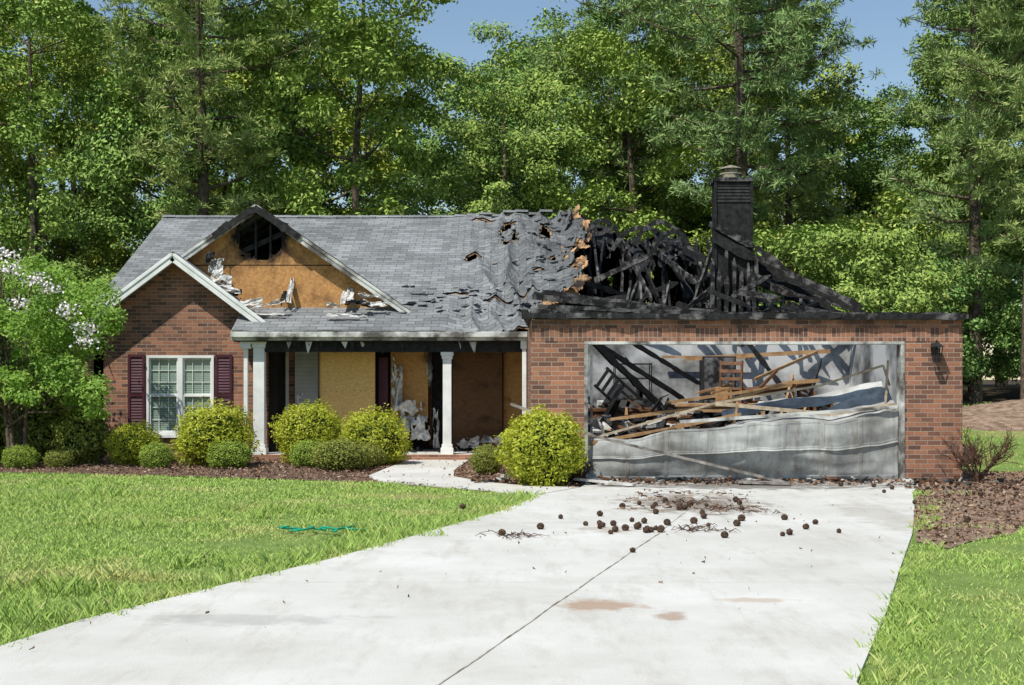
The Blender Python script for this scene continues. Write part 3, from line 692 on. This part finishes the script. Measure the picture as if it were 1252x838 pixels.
pl([(1.5, 22.5, .95), (3.2, 22.7, 1.18), (4.5, 22.9, 1.55), (5.0, 23, 1.58)], .03, .05, 1)
pl([(3.2, 22.3, 1.22), (5.0, 22.3, 1.05), (6.02, 22.25, 1.2)], .04, .06, 0); pl([(2.6, 21.96, .94), (4.4, 21.93, 1.06), (6.0, 22.05, 1.17)], .03, .05, 2)
pl([(5.9, 22.4, 1.1), (5.95, 22.4, 1.9)], .03, .04); pl([(1.25, 22.3, .4), (1.25, 22.3, 2.1)], .04, .03, 2)
pl([(3.5, 22.3, .9), (3.55, 22.3, 1.25)], .04, .05, 1)
g.build('door_rails', [M_metal, M_wood, M_soil_white], D)

F1 = Geo(); F1.beam((-.02, 22.0, 1.22), (1.3, 21.55, .72), .04, .04); F1.beam((1.3, 21.55, .72), (4.1, 21.3, .05), .04, .04); F1.beam((.3, 21.85, .98), (1.1, 21.6, .62), .02, .06)
F1.beam((3.4, 21.25, .06), (4.15, 21.1, .05), .3, .03)
F1.build('fallen_door_track', [simple('track_steel', (.08, .07, .06), (.36, .33, .30), 6, .5)])
F2 = Geo(); F2.beam((.95, 21.3, .10), (1.8, 20.8, .05), .12, .03); F2.build('fallen_plank', [M_siding])

def table(nm, x, y, z, w, d, h, mat, top=.04, leg=.05, rot=0, tip=0):
    g = Geo(); g.box(-w/2, w/2, -d/2, d/2, h-top, h)
    for sx in (-1, 1):
        for sy in (-1, 1):
            a = sx*(w/2-leg); b = sy*(d/2-leg); g.box(a-leg/2, a+leg/2, b-leg/2, b+leg/2, 0, h-top)
    g.box(-w/2+leg, w/2-leg, -d/2+.03, -d/2+.05, h-top-.1, h-top-.002); g.box(-w/2+leg, w/2-leg, d/2-.05, d/2-.03, h-top-.1, h-top-.002)
    o = g.build(nm, [mat], bevel=.004); o.location = (x, y, z); o.rotation_euler = (0, tip, rot); return o
def chair(x, y, z, rot, mat, tip=(0, 0)):
    g = Geo(); g.box(-.22, .22, -.21, .21, .43, .47)
    for sx in (-.2, .2):
        g.box(sx-.02, sx+.02, -.2, -.16, 0, .43); g.beam((sx, .18, 0), (sx, .20, .43), .04, .04); g.beam((sx, .2, .43), (sx, .27, .95), .04, .04)
    for zz in (.62, .76, .9): g.beam((-.2, .22+(zz-.43)*.12, zz), (.2, .22+(zz-.43)*.12, zz), .02, .06)
    o = g.build('chair', [mat]); o.location = (x, y, z); o.rotation_euler = (tip[0], tip[1], rot)
table('wooden_desk', 2.05, 26.2, .02, 1.3, .6, 1.05, M_woodb, .06, .08, .1)
table('wooden_table', 3.7, 25.2, .02, 1.6, .8, 1.15, M_wood, .05, .07, -.1)
table('wooden_table', 5.0, 26.3, .35, 1.3, .7, 1.15, M_woodb, .04, .06, .2, -.12)
table('work_table', 3.2, 26.8, .02, 1.8, .6, .9, M_woodb, .05, .07)
chair(3.45, 25.2, 1.16, .6, M_wood, (0, 1.4)); chair(4.0, 25.6, .95, 2.6, M_woodb, (.2, 0)); chair(5.0, 25.5, .7, 1.2, M_wood, (.3, .4)); chair(2.9, 24.6, .3, 2.2, M_woodb, (1.2, .2)); chair(5.6, 25.9, .75, .4, M_woodb, (-.5, .3)); chair(2.2, 26.0, 1.05, 3.6, M_black, (.1, .9))
g = Geo(); g.box(-.32, .32, -.3, .3, .02, 2.05, 0); g.box(-.30, .30, -.33, -.302, .05, 1.2, 1); g.box(-.30, .30, -.33, -.302, 1.23, 2.02, 1); g.box(.2, .23, -.36, -.331, 1.3, 1.7, 0)
o = g.build('scorched_refrigerator', [M_char, M_charL], bevel=.015); o.location = (4.05, 27.9, 0)
g = Geo()
for x in (-.35, .35):
    for y in (-.2, .2): g.beam((x, y, 0), (x, y, 1.9), .02, .02)
for z in (.3, .75, 1.2, 1.6, 1.88):
    for i in range(8): g.beam((-.35, -.2+.057*i, z), (.35, -.2+.057*i, z), .008, .008)
    g.box(-.35, .35, -.21, -.2, z-.02, z+.01)
for i in range(18): g.box(*(lambda x, z, w, h: (x, x+w, -.12, .1, z, z+h))(R.uniform(-.33, .2), R.choice((.31, .76, 1.21)), R.uniform(.06, .15), R.uniform(.08, .3)))
o = g.build('metal_rack', [M_black]); o.location = (2.35, 27.6, .02)
g = Geo()
g.burnt((1.25, 22.7, 2.25), (2.75, 25, 1.0), .05, .11, 0, 1); g.burnt((1.3, 24, 2.3), (3.2, 26, 1.2), .05, .08, 0, 2); g.burnt((1.7, 23.5, 2.4), (3.6, 27, 1.5), .05, .07, 0, 3)
g.beam((3.4, 27.8, 2.0), (6.2, 27.6, 2.15), .05, .08, 1); g.beam((4.2, 24.5, 1.6), (5.6, 26, 2.1), .04, .05, 1)
g.beam((2.6, 24, 1.2), (4.8, 24.3, 1.5), .04, .05, 1); g.beam((3.9, 24.2, 1.1), (4.6, 24.6, 1.75), .04, .05, 2); g.burnt((5.2, 25.5, .8), (5.8, 26.5, 2.0), .04, .07, 0, 5)
g.beam((3.0, 28.3, 2.05), (4.8, 28.3, 2.03), .05, .05, 1); g.burnt((4.6, 27.5, 2.3), (5.4, 26.5, 1.0), .05, .08, 0, 6)
for i in range(460):
    x = R.uniform(.8, 6.5); y = R.uniform(23.2, 28.2); z = R.uniform(.05, 1.0)+.22*(y-23)/5; L = R.uniform(.08, .55)
    v = Vector((R.gauss(0, 1), R.gauss(0, 1), R.gauss(0, .6))).normalized()*L
    g.beam((x, y, z), (x+v.x, y+v.y, z+v.z), R.uniform(.02, .2), R.uniform(.02, .12), R.choice((0, 0, 0, 0, 4, 4, 1, 2, 3)), taper=R.uniform(.4, 1))
g.build('garage_debris_pile', [M_char, M_wood, M_woodb, M_siding, M_charL])
g = Geo()
for i in range(680):
    x = R.uniform(.9, 6.9) if i < 420 else R.uniform(-.7, .9); y = 22-abs(R.gauss(0, .30))-.06 if i < 420 else R.uniform(21.6, 23.4); s = R.uniform(.02, .11)*(1 if R.random() < .88 else 1.8)
    if 420 <= i < 510: x = R.uniform(-.6, 1.1); y = R.uniform(21.5, 21.95)
    if 510 <= i < 560: x = R.uniform(-2.8, .1); y = R.uniform(27.8, 29.2)
    if i >= 560: x = R.uniform(5.6, 8.2); y = R.gauss(20.8, .8); y = min(y, 21.95); s = min(s, .09)
    z0 = .14 if 510 <= i < 560 else .03
    v = Vector((R.gauss(0, 1), R.gauss(0, 1), R.gauss(0, .35))).normalized()*s
    g.beam((x, y, z0+s*.2), (x+v.x, y+v.y, z0+s*.2+v.z), s*R.uniform(.3, .9), s*R.uniform(.1, .5), R.choice((0, 0, 0, 1, 1, 2, 2, 3)), taper=R.uniform(.4, 1))
g.build('rubble', [M_char, M_charL, M_woodb, M_soil_white])

g = Geo(); LX, LY, LZ = 6.56, 21.86, 2.0
g.box(LX-.05, LX+.05, 21.96, 21.998, LZ-.02, LZ+.16); g.beam((LX, 21.97, LZ+.12), (LX, LY, LZ+.2), .02, .02)
g.add([(LX-.09, LY-.09, LZ+.1), (LX+.09, LY-.09, LZ+.1), (LX+.09, LY+.09, LZ+.1), (LX-.09, LY+.09, LZ+.1), (LX, LY, LZ+.19)], [(0, 1, 4), (1, 2, 4), (2, 3, 4), (3, 0, 4), (3, 2, 1, 0)])
for a, b in ((-1, -1), (1, -1), (1, 1), (-1, 1)): g.beam((LX+a*.07, LY+b*.07, LZ+.1), (LX+a*.045, LY+b*.045, LZ-.12), .012, .012)
g.box(LX-.05, LX+.05, LY-.05, LY+.05, LZ-.14, LZ-.12); g.tube([(LX, LY, LZ-.12), (LX, LY, LZ+.05)], [.02, .02], 8)
g.build('wall_lantern', [M_black])

g = Geo(); pts = []
for i in range(16): pts.append((R.gauss(2.0, .75), R.gauss(15.3, .8)))
for i in range(14): pts.append((R.gauss(1.35, .3), R.gauss(15.0, .35)))
for i in range(22): pts.append((R.gauss(2.3, .4), R.gauss(17.3, .9)))
for i in range(44): pts.append((R.uniform(4.7, 8.5), R.uniform(15.2, 21)))
pts += [(.55, 16), (.3, 14.9), (-.1, 14.3), (1.1, 12.9), (3.3, 15.4), (-.6, 17.2)]
for x, y in pts:
    r = R.uniform(.020, .036); L = r*1.25; a = R.uniform(0, 6.28); V = []; F = []; n, m = 12, 8
    for j in range(m+1):
        t = math.pi*j/m
        for k in range(n):
            p = 2*math.pi*(k+.5*(j % 2))/n; rr = r*math.sin(t)*(1.1 if k % 2 else .86)+.002
            lx = -L*math.cos(t); ly = rr*math.cos(p); lz = rr*math.sin(p)
            V.append((x+lx*math.cos(a)-ly*math.sin(a), y+lx*math.sin(a)+ly*math.cos(a), .022+r+lz))
    for j in range(m):
        for k in range(n): F.append((j*n+k, j*n+(k+1) % n, (j+1)*n+(k+1) % n, (j+1)*n+k))
    g.add(V, F)
g.build('pine_cones', [M_cone])
g = Geo()
for cxx, cyy, n in ((.0, 14.2, 24), (1.9, 14.8, 34), (2.5, 17.2, 30), (2.2, 18.0, 24), (2.9, 16.8, 10)):
    for i in range(n):
        a = R.uniform(0, 6.28); L = R.uniform(.06, .26); x = cxx+R.gauss(0, .15); y = cyy+R.gauss(0, .15)
        g.tube([(x, y, .03), (x+math.cos(a)*L/2, y+math.sin(a)*L/2, .045+R.random()*.03), (x+math.cos(a+.3)*L, y+math.sin(a+.3)*L, .03)], [.005, .004, .002], 5)
g.build('fallen_twigs', [M_twig])
cu = bpy.data.curves.new('garden_hose', 'CURVE'); cu.dimensions = '3D'; cu.bevel_depth = .011
sp = cu.splines.new('POLY'); hp = []
for i in range(120):
    t = i/119; hp.append((-2.42+.86*t+.06*math.sin(t*40), 14.6+.13*math.sin(t*17)+.12*math.cos(t*31), .06+.012*math.sin(t*23)))
sp.points.add(len(hp)-1)
for i, p in enumerate(hp): sp.points[i].co = (*p, 1)
cu.materials.append(M_hose); obj('garden_hose', cu)
g = Geo()
for x, y, L, r, a in ((8.0, 26.3, .8, .11, .1), (8.1, 26.0, .9, .10, -.15), (7.7, 25.8, .5, .13, .2)):
    z = gh(x, y)+r; g.tube([(x-L/2, y-math.sin(a)*L/2, z), (x-L/2+.001, y-math.sin(a)*L/2, z), (x+L/2, y+math.sin(a)*L/2, z)], [.01, r, r*.95], 12)
g.tube([(8.1, 26.0, gh(8.1, 26)+.25), (8.5, 26.05, gh(8.1, 26)+.26)], [.09, .09], 12)
g.build('log_pile', [M_bark])
g = Geo(); g.sheet(lambda u, v: (10.0+5*u, 31+5*v, gh(10+5*u, 31+5*v)+.45*math.sin(math.pi*u)*math.sin(math.pi*v)*(1+.3*fN(u*4, v*4))-.02), 30, 30); g.build('mulch_mound', [M_straw], smooth=True)

# ------------------------------------------------------------------ vegetation
def diamonds(C, Nrm, L, W):
    n = len(C); r = rng.normal(size=(n, 3)); u = np.cross(Nrm, r); u /= np.linalg.norm(u, axis=1)[:, None]+1e-9
    v = np.cross(Nrm, u); v /= np.linalg.norm(v, axis=1)[:, None]+1e-9
    L = L[:, None]; W = W[:, None]
    V = np.stack([C-u*L, C+v*W-u*L*.1, C+u*L, C-v*W-u*L*.1], 1).reshape(-1, 3)
    i = np.arange(n)[:, None]*4; return V, np.hstack([i, i+1, i+2, i+3])
def unit(n):
    v = rng.normal(size=(n, 3)); return v/np.linalg.norm(v, axis=1)[:, None]
def combine(nm, g, V, F, mats):
    V0 = np.array(g.V); F0 = np.array(g.F); VV = np.vstack([V0, V]); FF = np.vstack([F0, F+len(V0)])
    me = bpy.data.meshes.new(nm); me.from_pydata(VV.tolist(), [], FF.tolist())
    for m in mats: me.materials.append(m)
    me.polygons.foreach_set('material_index', np.r_[np.array(g.M), np.ones(len(F))].astype(np.int32)); me.update(); return me

def broadleaf(nm, seed, Ht, cr, z0, nclump, per, ls, mats, trunk_r=.2, clr=(.5, 1.0), stems=1):
    global rng
    rr = random.Random(seed); rng = np.random.default_rng(seed); g = Geo(); cl = []
    lob = [(Vector((rr.gauss(0, 1), rr.gauss(0, 1), rr.gauss(0, .6))).normalized(), rr.uniform(.55, 1.3)) for _ in range(9)]
    def rad(d):
        w = [(max(0, d.dot(l))**4, k) for l, k in lob]; s = sum(a for a, _ in w)+.15; return (sum(a*k for a, k in w)+.15*.8)/s
    zc = (z0+Ht)/2; hz = (Ht-z0)/2
    for st in range(stems):
        bx, by = (0, 0) if stems == 1 else (rr.uniform(-.15, .15), rr.uniform(-.15, .15))
        tip = Vector((rr.gauss(0, .08)*Ht*.3 + bx*3, rr.gauss(0, .08)*Ht*.3+by*3, Ht*.93)); tp = []
        for i in range(9):
            t = i/8; tp.append(Vector((bx+(tip.x-bx)*t+.03*Ht*.3*rr.gauss(0, 1)*t, by+(tip.y-by)*t+.03*Ht*.3*rr.gauss(0, 1)*t, tip.z*t-.1*(i == 0))))
        g.tube(tp, [trunk_r*(1-.88*i/8)*(1.3 if i == 0 else 1) for i in range(9)], 8)
        for b in range(16 if stems == 1 else 7):
            t = rr.uniform(max(.12, z0/Ht*.8), .92); k = min(7, int(t*8)); s = tp[k].lerp(tp[k+1], t*8-k)
            az = rr.uniform(0, 6.28); el = rr.uniform(.1, .9); d = Vector((math.cos(az)*math.cos(el), math.sin(az)*math.cos(el), math.sin(el)))
            L = cr*rr.uniform(.55, .95)*(1-.5*abs(t-.5)); e = s+d*L; m1 = s.lerp(e, .5)+Vector((0, 0, -.06*L))
            r0 = trunk_r*(1-.88*t)*.55; g.tube([s, m1, e], [r0, r0*.6, r0*.2], 6)
            for q in range(3):
                ss = s.lerp(e, rr.uniform(.4, .95)); dd = (d+Vector((rr.gauss(0, .6), rr.gauss(0, .6), rr.gauss(.1, .4)))).normalized(); ee = ss+dd*L*.4
                g.tube([ss, ee], [r0*.35, r0*.1], 5); cl.append(ee)
    while len(cl) < nclump:
        d = Vector((rr.gauss(0, 1), rr.gauss(0, 1), rr.gauss(0, 1))).normalized(); r = rad(d)*(rr.uniform(.3, 1))**.4
        cl.append(Vector((d.x*cr*r, d.y*cr*r, zc+d.z*hz*r)))
    C = []; Nn = []
    for c in cl:
        n = int(per*rr.uniform(.6, 1.3)); rad_c = rr.uniform(*clr); d = unit(n); q = rng.uniform(.3, 1.05, n)**.6
        P = d*q[:, None]*rad_c*np.array([1, 1, .6]); P += .16*rad_c*rng.normal(size=(n, 3)); C.append(P+np.array(c))
        nn = d*.6+unit(n)*.7+np.array([-.2, -.35, .55]); Nn.append(nn/np.linalg.norm(nn, axis=1)[:, None])
    C = np.vstack(C); Nn = np.vstack(Nn); C[:, 2] = np.maximum(C[:, 2], .1)
    n = len(C); V, F = diamonds(C, Nn, ls*rng.uniform(.6, 1.3, n), ls*.55*rng.uniform(.6, 1.2, n))
    return combine(nm, g, V, F, mats)

def pine(nm, seed, Ht, cr, z0, mats, nb=52, trunk_r=.2):
    global rng
    rr = random.Random(seed); rng = np.random.default_rng(seed); g = Geo(); C = []; D = []
    lx, ly = rr.gauss(0, .4), rr.gauss(0, .4)
    def T(t): return Vector((lx*t*t, ly*t*t, Ht*t))
    g.tube([T(i/10)-Vector((0, 0, .2*(i == 0))) for i in range(11)], [trunk_r*(1-.85*i/10) for i in range(11)], 9)
    for b in range(nb):
        t = (z0/Ht)+(1-z0/Ht)*((b+rr.random())/nb)**.9; t = min(t, .99); prof = math.sin(math.pi*min(1, (1-(t-z0/Ht)/(1-z0/Ht))*.78+.12))
        L = cr*prof*rr.uniform(.45, 1.15)+.3; az = b*2.4+rr.gauss(0, .4); s = T(t); up = rr.uniform(-.1, .35)+.3*t
        d = Vector((math.cos(az), math.sin(az), up)); e = s+d*L; m1 = s.lerp(e, .5)+Vector((0, 0, -.07*L))
        r0 = trunk_r*(1-.85*t)*.32+.01; g.tube([s, m1, e], [r0, r0*.6, r0*.2], 5)
        for q in range(int(4+L*4.5)):
            a = rr.uniform(.3, 1.03); c = (s.lerp(m1, a*2) if a < .5 else m1.lerp(e, a*2-1)); off = Vector((rr.gauss(0, 1), rr.gauss(0, 1), rr.gauss(.15, .5)))*(.16+.10*L)
            ee = c+off; g.tube([c, ee], [.012, .006], 4)
            n = 60; dd = unit(n)+np.array([0, 0, .35]); dd /= np.linalg.norm(dd, axis=1)[:, None]
            rad_c = rr.uniform(.22, .40)
            C.append(np.array(ee)+dd*rng.uniform(.15, 1, n)[:, None]*rad_c*np.array([1.2, 1.2, .7])); D.append(dd+.5*unit(n))
    C = np.vstack(C); D = np.vstack(D); n = len(C); D /= np.linalg.norm(D, axis=1)[:, None]
    v = np.cross(D, unit(n)); v /= np.linalg.norm(v, axis=1)[:, None]+1e-9; L = rng.uniform(.08, .15, n)[:, None]; W = rng.uniform(.014, .024, n)[:, None]
    V = np.stack([C-D*L, C+v*W, C+D*L, C-v*W], 1).reshape(-1, 3); i = np.arange(n)[:, None]*4
    return combine(nm, g, V, np.hstack([i, i+1, i+2, i+3]), mats)

ML = leafmat('oak_leaves', (.17, .26, .06), (.36, .48, .12), (.52, .54, .18), 0)
ML2 = leafmat('maple_leaves', (.12, .22, .06), (.27, .40, .11), (.42, .48, .17), 0)
MP = leafmat('pine_needles', (.15, .25, .10), (.29, .41, .16), (.42, .44, .22), 0)
trees = [broadleaf('broadleaf_tree_a', 1, 17, 4.0, 2.5, 165, 270, .092, [M_bark, ML], .24, (.4, .95)),
         broadleaf('broadleaf_tree_b', 2, 17, 3.6, 1.5, 150, 280, .088, [M_bark, ML2], .2, (.4, .9)),
         broadleaf('broadleaf_tree_c', 3, 17, 4.3, 3.5, 165, 270, .095, [M_bark, ML], .26, (.45, 1.0)),
         broadleaf('broadleaf_tree_d', 4, 17, 3.9, 2.0, 150, 280, .088, [M_bark, ML2], .2, (.4, .9))]
low = [broadleaf('understory_tree_a', 5, 6.5, 2.4, .3, 70, 300, .085, [M_bark, ML], .09, (.4, .8)), broadleaf('understory_tree_b', 6, 6.5, 2.6, .2, 75, 300, .085, [M_bark, ML2], .09, (.4, .85))]
pines = [pine('pine_a', 21, 20, 4.2, 6.5, [M_bark, MP], 52, .28), pine('pine_b', 22, 18, 3.0, 3.0, [M_bark, MP], 50, .22), pine('pine_c', 23, 17, 2.8, 5.0, [M_bark, MP], 42, .2)]
def place(nm, me, x, y, s=1, rot=None, sz=None, parent=None):
    o = obj(nm, me, parent); o.location = (x, y, gh(x, y)-.05); o.scale = (s, s, sz or s); o.rotation_euler = (0, 0, R.uniform(0, 6.28) if rot is None else rot); return o
DT = empty('distant_trees')
gaps = [(-.036, .020, .92), (.262, .050, .76)]
def row(y, step, x0, x1, hmin, hmax, parent=None, nm='oak_tree'):
    x = x0
    while x < x1:
        xx = x+R.uniform(-1, 1); yy = y+R.uniform(-2, 2); h = R.uniform(hmin, hmax); q = xx/yy
        for gq, gw_, k in gaps:
            if abs(q-gq) < gw_+2.2/yy*.6: h = min(h, (1.6+464/1731*yy)*k)
        me = R.choice(trees if q < .05 or R.random() < .3 else [trees[1], trees[3]]); s = h/17
        place(nm, me, xx, yy, max(.8, s*R.uniform(.9, 1.05)), sz=s, parent=parent); x += step
row(45.5, 4.6, -19, 8, 14.0, 17.5); row(46, 5.5, 18, 24, 12, 14)
row(52, 5.0, -22, 24, 15, 18, DT, 'row_tree'); row(60, 5.6, -25, 27, 17.5, 20.5, DT, 'row_tree')
for x in np.arange(-19, 24, 3.4):
    place('understory_tree', R.choice(low), x+R.uniform(-.8, .8), 43+R.uniform(-1.2, 2.5) if x < 8 else 45+R.uniform(-1, 3), R.uniform(.65, 1.05), parent=DT)
for x in np.arange(-26, 28, 4.4):
    place('understory_tree', R.choice(low), x, 57+R.uniform(-3, 3), R.uniform(1.1, 1.5), parent=DT)
for x in (-14, -12.2): place('understory_tree', R.choice(low), x, 34+R.uniform(-2, 2), R.uniform(.6, .95), parent=DT)
place('pine_tree', pines[0], 7.2, 44.0, 1.0, 1.0); place('pine_tree', pines[1], 12.6, 38.5, .92, 2.0); place('pine_tree', pines[2], 12.9, 35.5, .80, .4)
place('pine_tree', pines[2], 4.0, 49, 1.05, 2.2); place('pine_tree', pines[1], 9.2, 47, .75, 4); place('pine_tree', pines[0], -9.2, 42.5, .92, 3.1); place('pine_tree', pines[2], 16, 40, .95, 3.3)
place('pine_tree', pines[1], 16.8, 46, .98, 5.3)
place('small_maple_tree', low[0], 9.6, 36.5, .72, 1.0); place('small_maple_tree', low[1], 11.6, 38.2, .6, 2.0); place('small_maple_tree', low[0], 7.6, 39.5, .9, 3.0); place('small_maple_tree', low[1], 14.2, 38.5, .6, 4.0)

MC = leafmat('crape_myrtle_leaves', (.15, .28, .04), (.30, .46, .08), (.40, .50, .12), .35, False)
cm = broadleaf('crape_myrtle', 31, 3.75, 1.85, .9, 120, 230, .042, [M_bark, MC], .045, (.18, .42), stems=6)
o = place('crape_myrtle_tree', cm, -9.0, 25.9, 1.06, .5)
rng = np.random.default_rng(77)
C = []
for p in ((-9.2, 25.3, 3.9), (-8.9, 25.0, 3.8), (-8.35, 24.8, 3.35), (-8.1, 24.9, 3.2), (-7.55, 25.1, 2.5), (-7.5, 25.0, 2.3), (-8.7, 24.5, 3.5), (-8.5, 24.4, 2.9), (-7.8, 24.8, 2.8)):
    C.append(np.array(p)+rng.normal(size=(80, 3))*np.array([.11, .11, .06]))
C = np.vstack(C); V, F = diamonds(C, unit(len(C)), np.full(len(C), .028), np.full(len(C), .024))
fo = mesh('blossoms', V, F, simple('white_blossom', (.7, .62, .64), (.85, .8, .8), 9, .7)); fo.parent = o
bpy.context.view_layer.update(); fo.matrix_parent_inverse = o.matrix_world.inverted()

def bush(nm, seed, mats, n=11000, ls=.02, lump=.12):
    global rng
    rng = np.random.default_rng(seed); rr = random.Random(seed); g = Geo()
    def rad(d): return .46*(1+lump*fN(d[0]*2.2+seed, d[1]*2.2, d[2]*2.2))
    for k in range(14):
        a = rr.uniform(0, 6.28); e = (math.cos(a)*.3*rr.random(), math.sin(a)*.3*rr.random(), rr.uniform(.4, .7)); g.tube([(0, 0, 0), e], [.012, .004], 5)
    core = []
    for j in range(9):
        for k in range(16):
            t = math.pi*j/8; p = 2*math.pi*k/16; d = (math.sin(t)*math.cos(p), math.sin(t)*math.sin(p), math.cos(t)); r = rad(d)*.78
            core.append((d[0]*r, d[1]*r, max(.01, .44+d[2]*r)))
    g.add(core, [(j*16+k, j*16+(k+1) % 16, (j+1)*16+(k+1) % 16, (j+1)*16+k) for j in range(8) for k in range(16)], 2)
    d = unit(n); sp_ = np.array([N(x[0]*9, x[1]*9, x[2]*9+seed) for x in d])
    r = np.array([rad(x) for x in d])*rng.uniform(.80, 1.06, n)*(1+.12*sp_)
    r *= np.where(rng.uniform(0, 1, n) < .05, rng.uniform(1.02, 1.14, n), 1)
    C = d*r[:, None]; C[:, 2] = np.maximum(C[:, 2]+.44, .02)
    nn = d*.8+unit(n)*.9+np.array([0, 0, .4]); nn /= np.linalg.norm(nn, axis=1)[:, None]
    V, F = diamonds(C, nn, ls*rng.uniform(.6, 1.4, n), ls*.55*rng.uniform(.6, 1.2, n)); return combine(nm, g, V, F, mats)
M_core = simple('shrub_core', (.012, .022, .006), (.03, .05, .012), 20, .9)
MY = leafmat('golden_shrub_leaves', (.28, .33, .03), (.55, .58, .07), (.70, .66, .15), .35, False)
MO = leafmat('boxwood_leaves', (.14, .18, .035), (.30, .32, .07), (.40, .35, .13), 0, False)
MG = leafmat('green_shrub_leaves', (.17, .26, .04), (.35, .45, .08), None, 0, False)
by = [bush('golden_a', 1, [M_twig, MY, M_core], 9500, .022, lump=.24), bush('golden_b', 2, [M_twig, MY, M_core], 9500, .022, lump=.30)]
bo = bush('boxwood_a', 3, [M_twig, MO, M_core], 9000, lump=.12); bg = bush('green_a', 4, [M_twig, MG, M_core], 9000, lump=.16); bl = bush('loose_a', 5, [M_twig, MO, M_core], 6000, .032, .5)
def pb(nm, me, x, y, w, h):
    o = obj(nm, me); o.location = (x, y, 0); o.scale = (w/.94, w/.94, h/.90); o.rotation_euler = (0, 0, R.uniform(0, 6.28))
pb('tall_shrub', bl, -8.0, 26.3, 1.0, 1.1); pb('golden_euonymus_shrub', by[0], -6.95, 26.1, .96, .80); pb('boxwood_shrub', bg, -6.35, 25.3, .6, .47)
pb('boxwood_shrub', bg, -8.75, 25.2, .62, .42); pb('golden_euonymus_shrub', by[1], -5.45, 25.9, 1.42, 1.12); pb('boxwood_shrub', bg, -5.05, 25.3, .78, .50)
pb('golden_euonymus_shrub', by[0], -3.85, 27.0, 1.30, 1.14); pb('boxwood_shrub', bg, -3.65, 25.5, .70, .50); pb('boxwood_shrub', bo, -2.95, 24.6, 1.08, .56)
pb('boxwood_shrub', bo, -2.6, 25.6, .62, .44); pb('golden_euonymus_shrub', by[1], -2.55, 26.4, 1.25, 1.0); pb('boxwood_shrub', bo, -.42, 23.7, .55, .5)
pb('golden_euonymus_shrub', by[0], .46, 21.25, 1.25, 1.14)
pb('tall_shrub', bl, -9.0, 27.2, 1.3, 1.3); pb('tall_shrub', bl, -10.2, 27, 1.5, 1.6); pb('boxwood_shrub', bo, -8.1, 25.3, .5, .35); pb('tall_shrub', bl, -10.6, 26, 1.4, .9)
def deadshrub(nm, x, y, z, w, h, seed, mat):
    rr = random.Random(seed); g = Geo()
    def br(p, d, L, r, lev):
        e = p+d*L; m1 = p.lerp(e, .5)+Vector((rr.gauss(0, .04), rr.gauss(0, .04), 0))*L*2; g.tube([p, m1, e], [r, r*.8, r*.5], 5)
        if lev:
            for q in range(4): br(p.lerp(e, rr.uniform(.45, 1)), (d+Vector((rr.gauss(0, .5), rr.gauss(0, .5), rr.gauss(.1, .35)))).normalized(), L*rr.uniform(.4, .7), r*.6, lev-1)
    for i in range(15):
        a = rr.uniform(0, 6.28); br(Vector((0, 0, 0)), Vector((math.cos(a)*w, math.sin(a)*w, h)).normalized(), rr.uniform(.4, .6)*h, .012, 3)
    o = g.build(nm, [mat]); o.location = (x, y, z)
deadshrub('dead_shrub', 7.15, 21.7, 0, .7, 1.0, 3, M_twig); deadshrub('dead_shrub', 1.02, 21.6, 0, .5, .55, 5, M_twig)

# ------------------------------------------------------------------ light, camera
sd = Vector((-.45, -.60, 1.08)).normalized()
L = bpy.data.lights.new('sun', 'SUN'); L.energy = 5.0; L.angle = math.radians(.53); L.color = (1, .965, .88)
lo = bpy.data.objects.new('sun', L); COL.objects.link(lo); lo.rotation_euler = sd.to_track_quat('Z', 'Y').to_euler(); lo.location = (-20, -20, 40)
w = bpy.data.worlds.new('World'); scene.world = w; w.use_nodes = True; nt = w.node_tree
sky = nt.nodes.new('ShaderNodeTexSky'); sky.sky_type = 'NISHITA'; sky.sun_disc = False
sky.sun_elevation = math.asin(sd.z); sky.sun_rotation = math.atan2(sd.x, sd.y); sky.dust_density = .2; sky.ozone_density = 2.5; sky.air_density = 1.2
nt.links.new(sky.outputs[0], nt.nodes['Background'].inputs[0]); nt.nodes['Background'].inputs[1].default_value = .115
cam = bpy.data.cameras.new('camera'); co = bpy.data.objects.new('camera', cam); COL.objects.link(co); scene.camera = co
co.location = (0, 0, 1.6); co.rotation_euler = (math.pi/2, 0, 0); cam.sensor_width = 36; cam.lens = 49.77; cam.shift_y = 45/1252; cam.clip_end = 2000
scene.view_settings.view_transform = 'Standard'; scene.view_settings.look = 'None'; scene.view_settings.exposure = 0
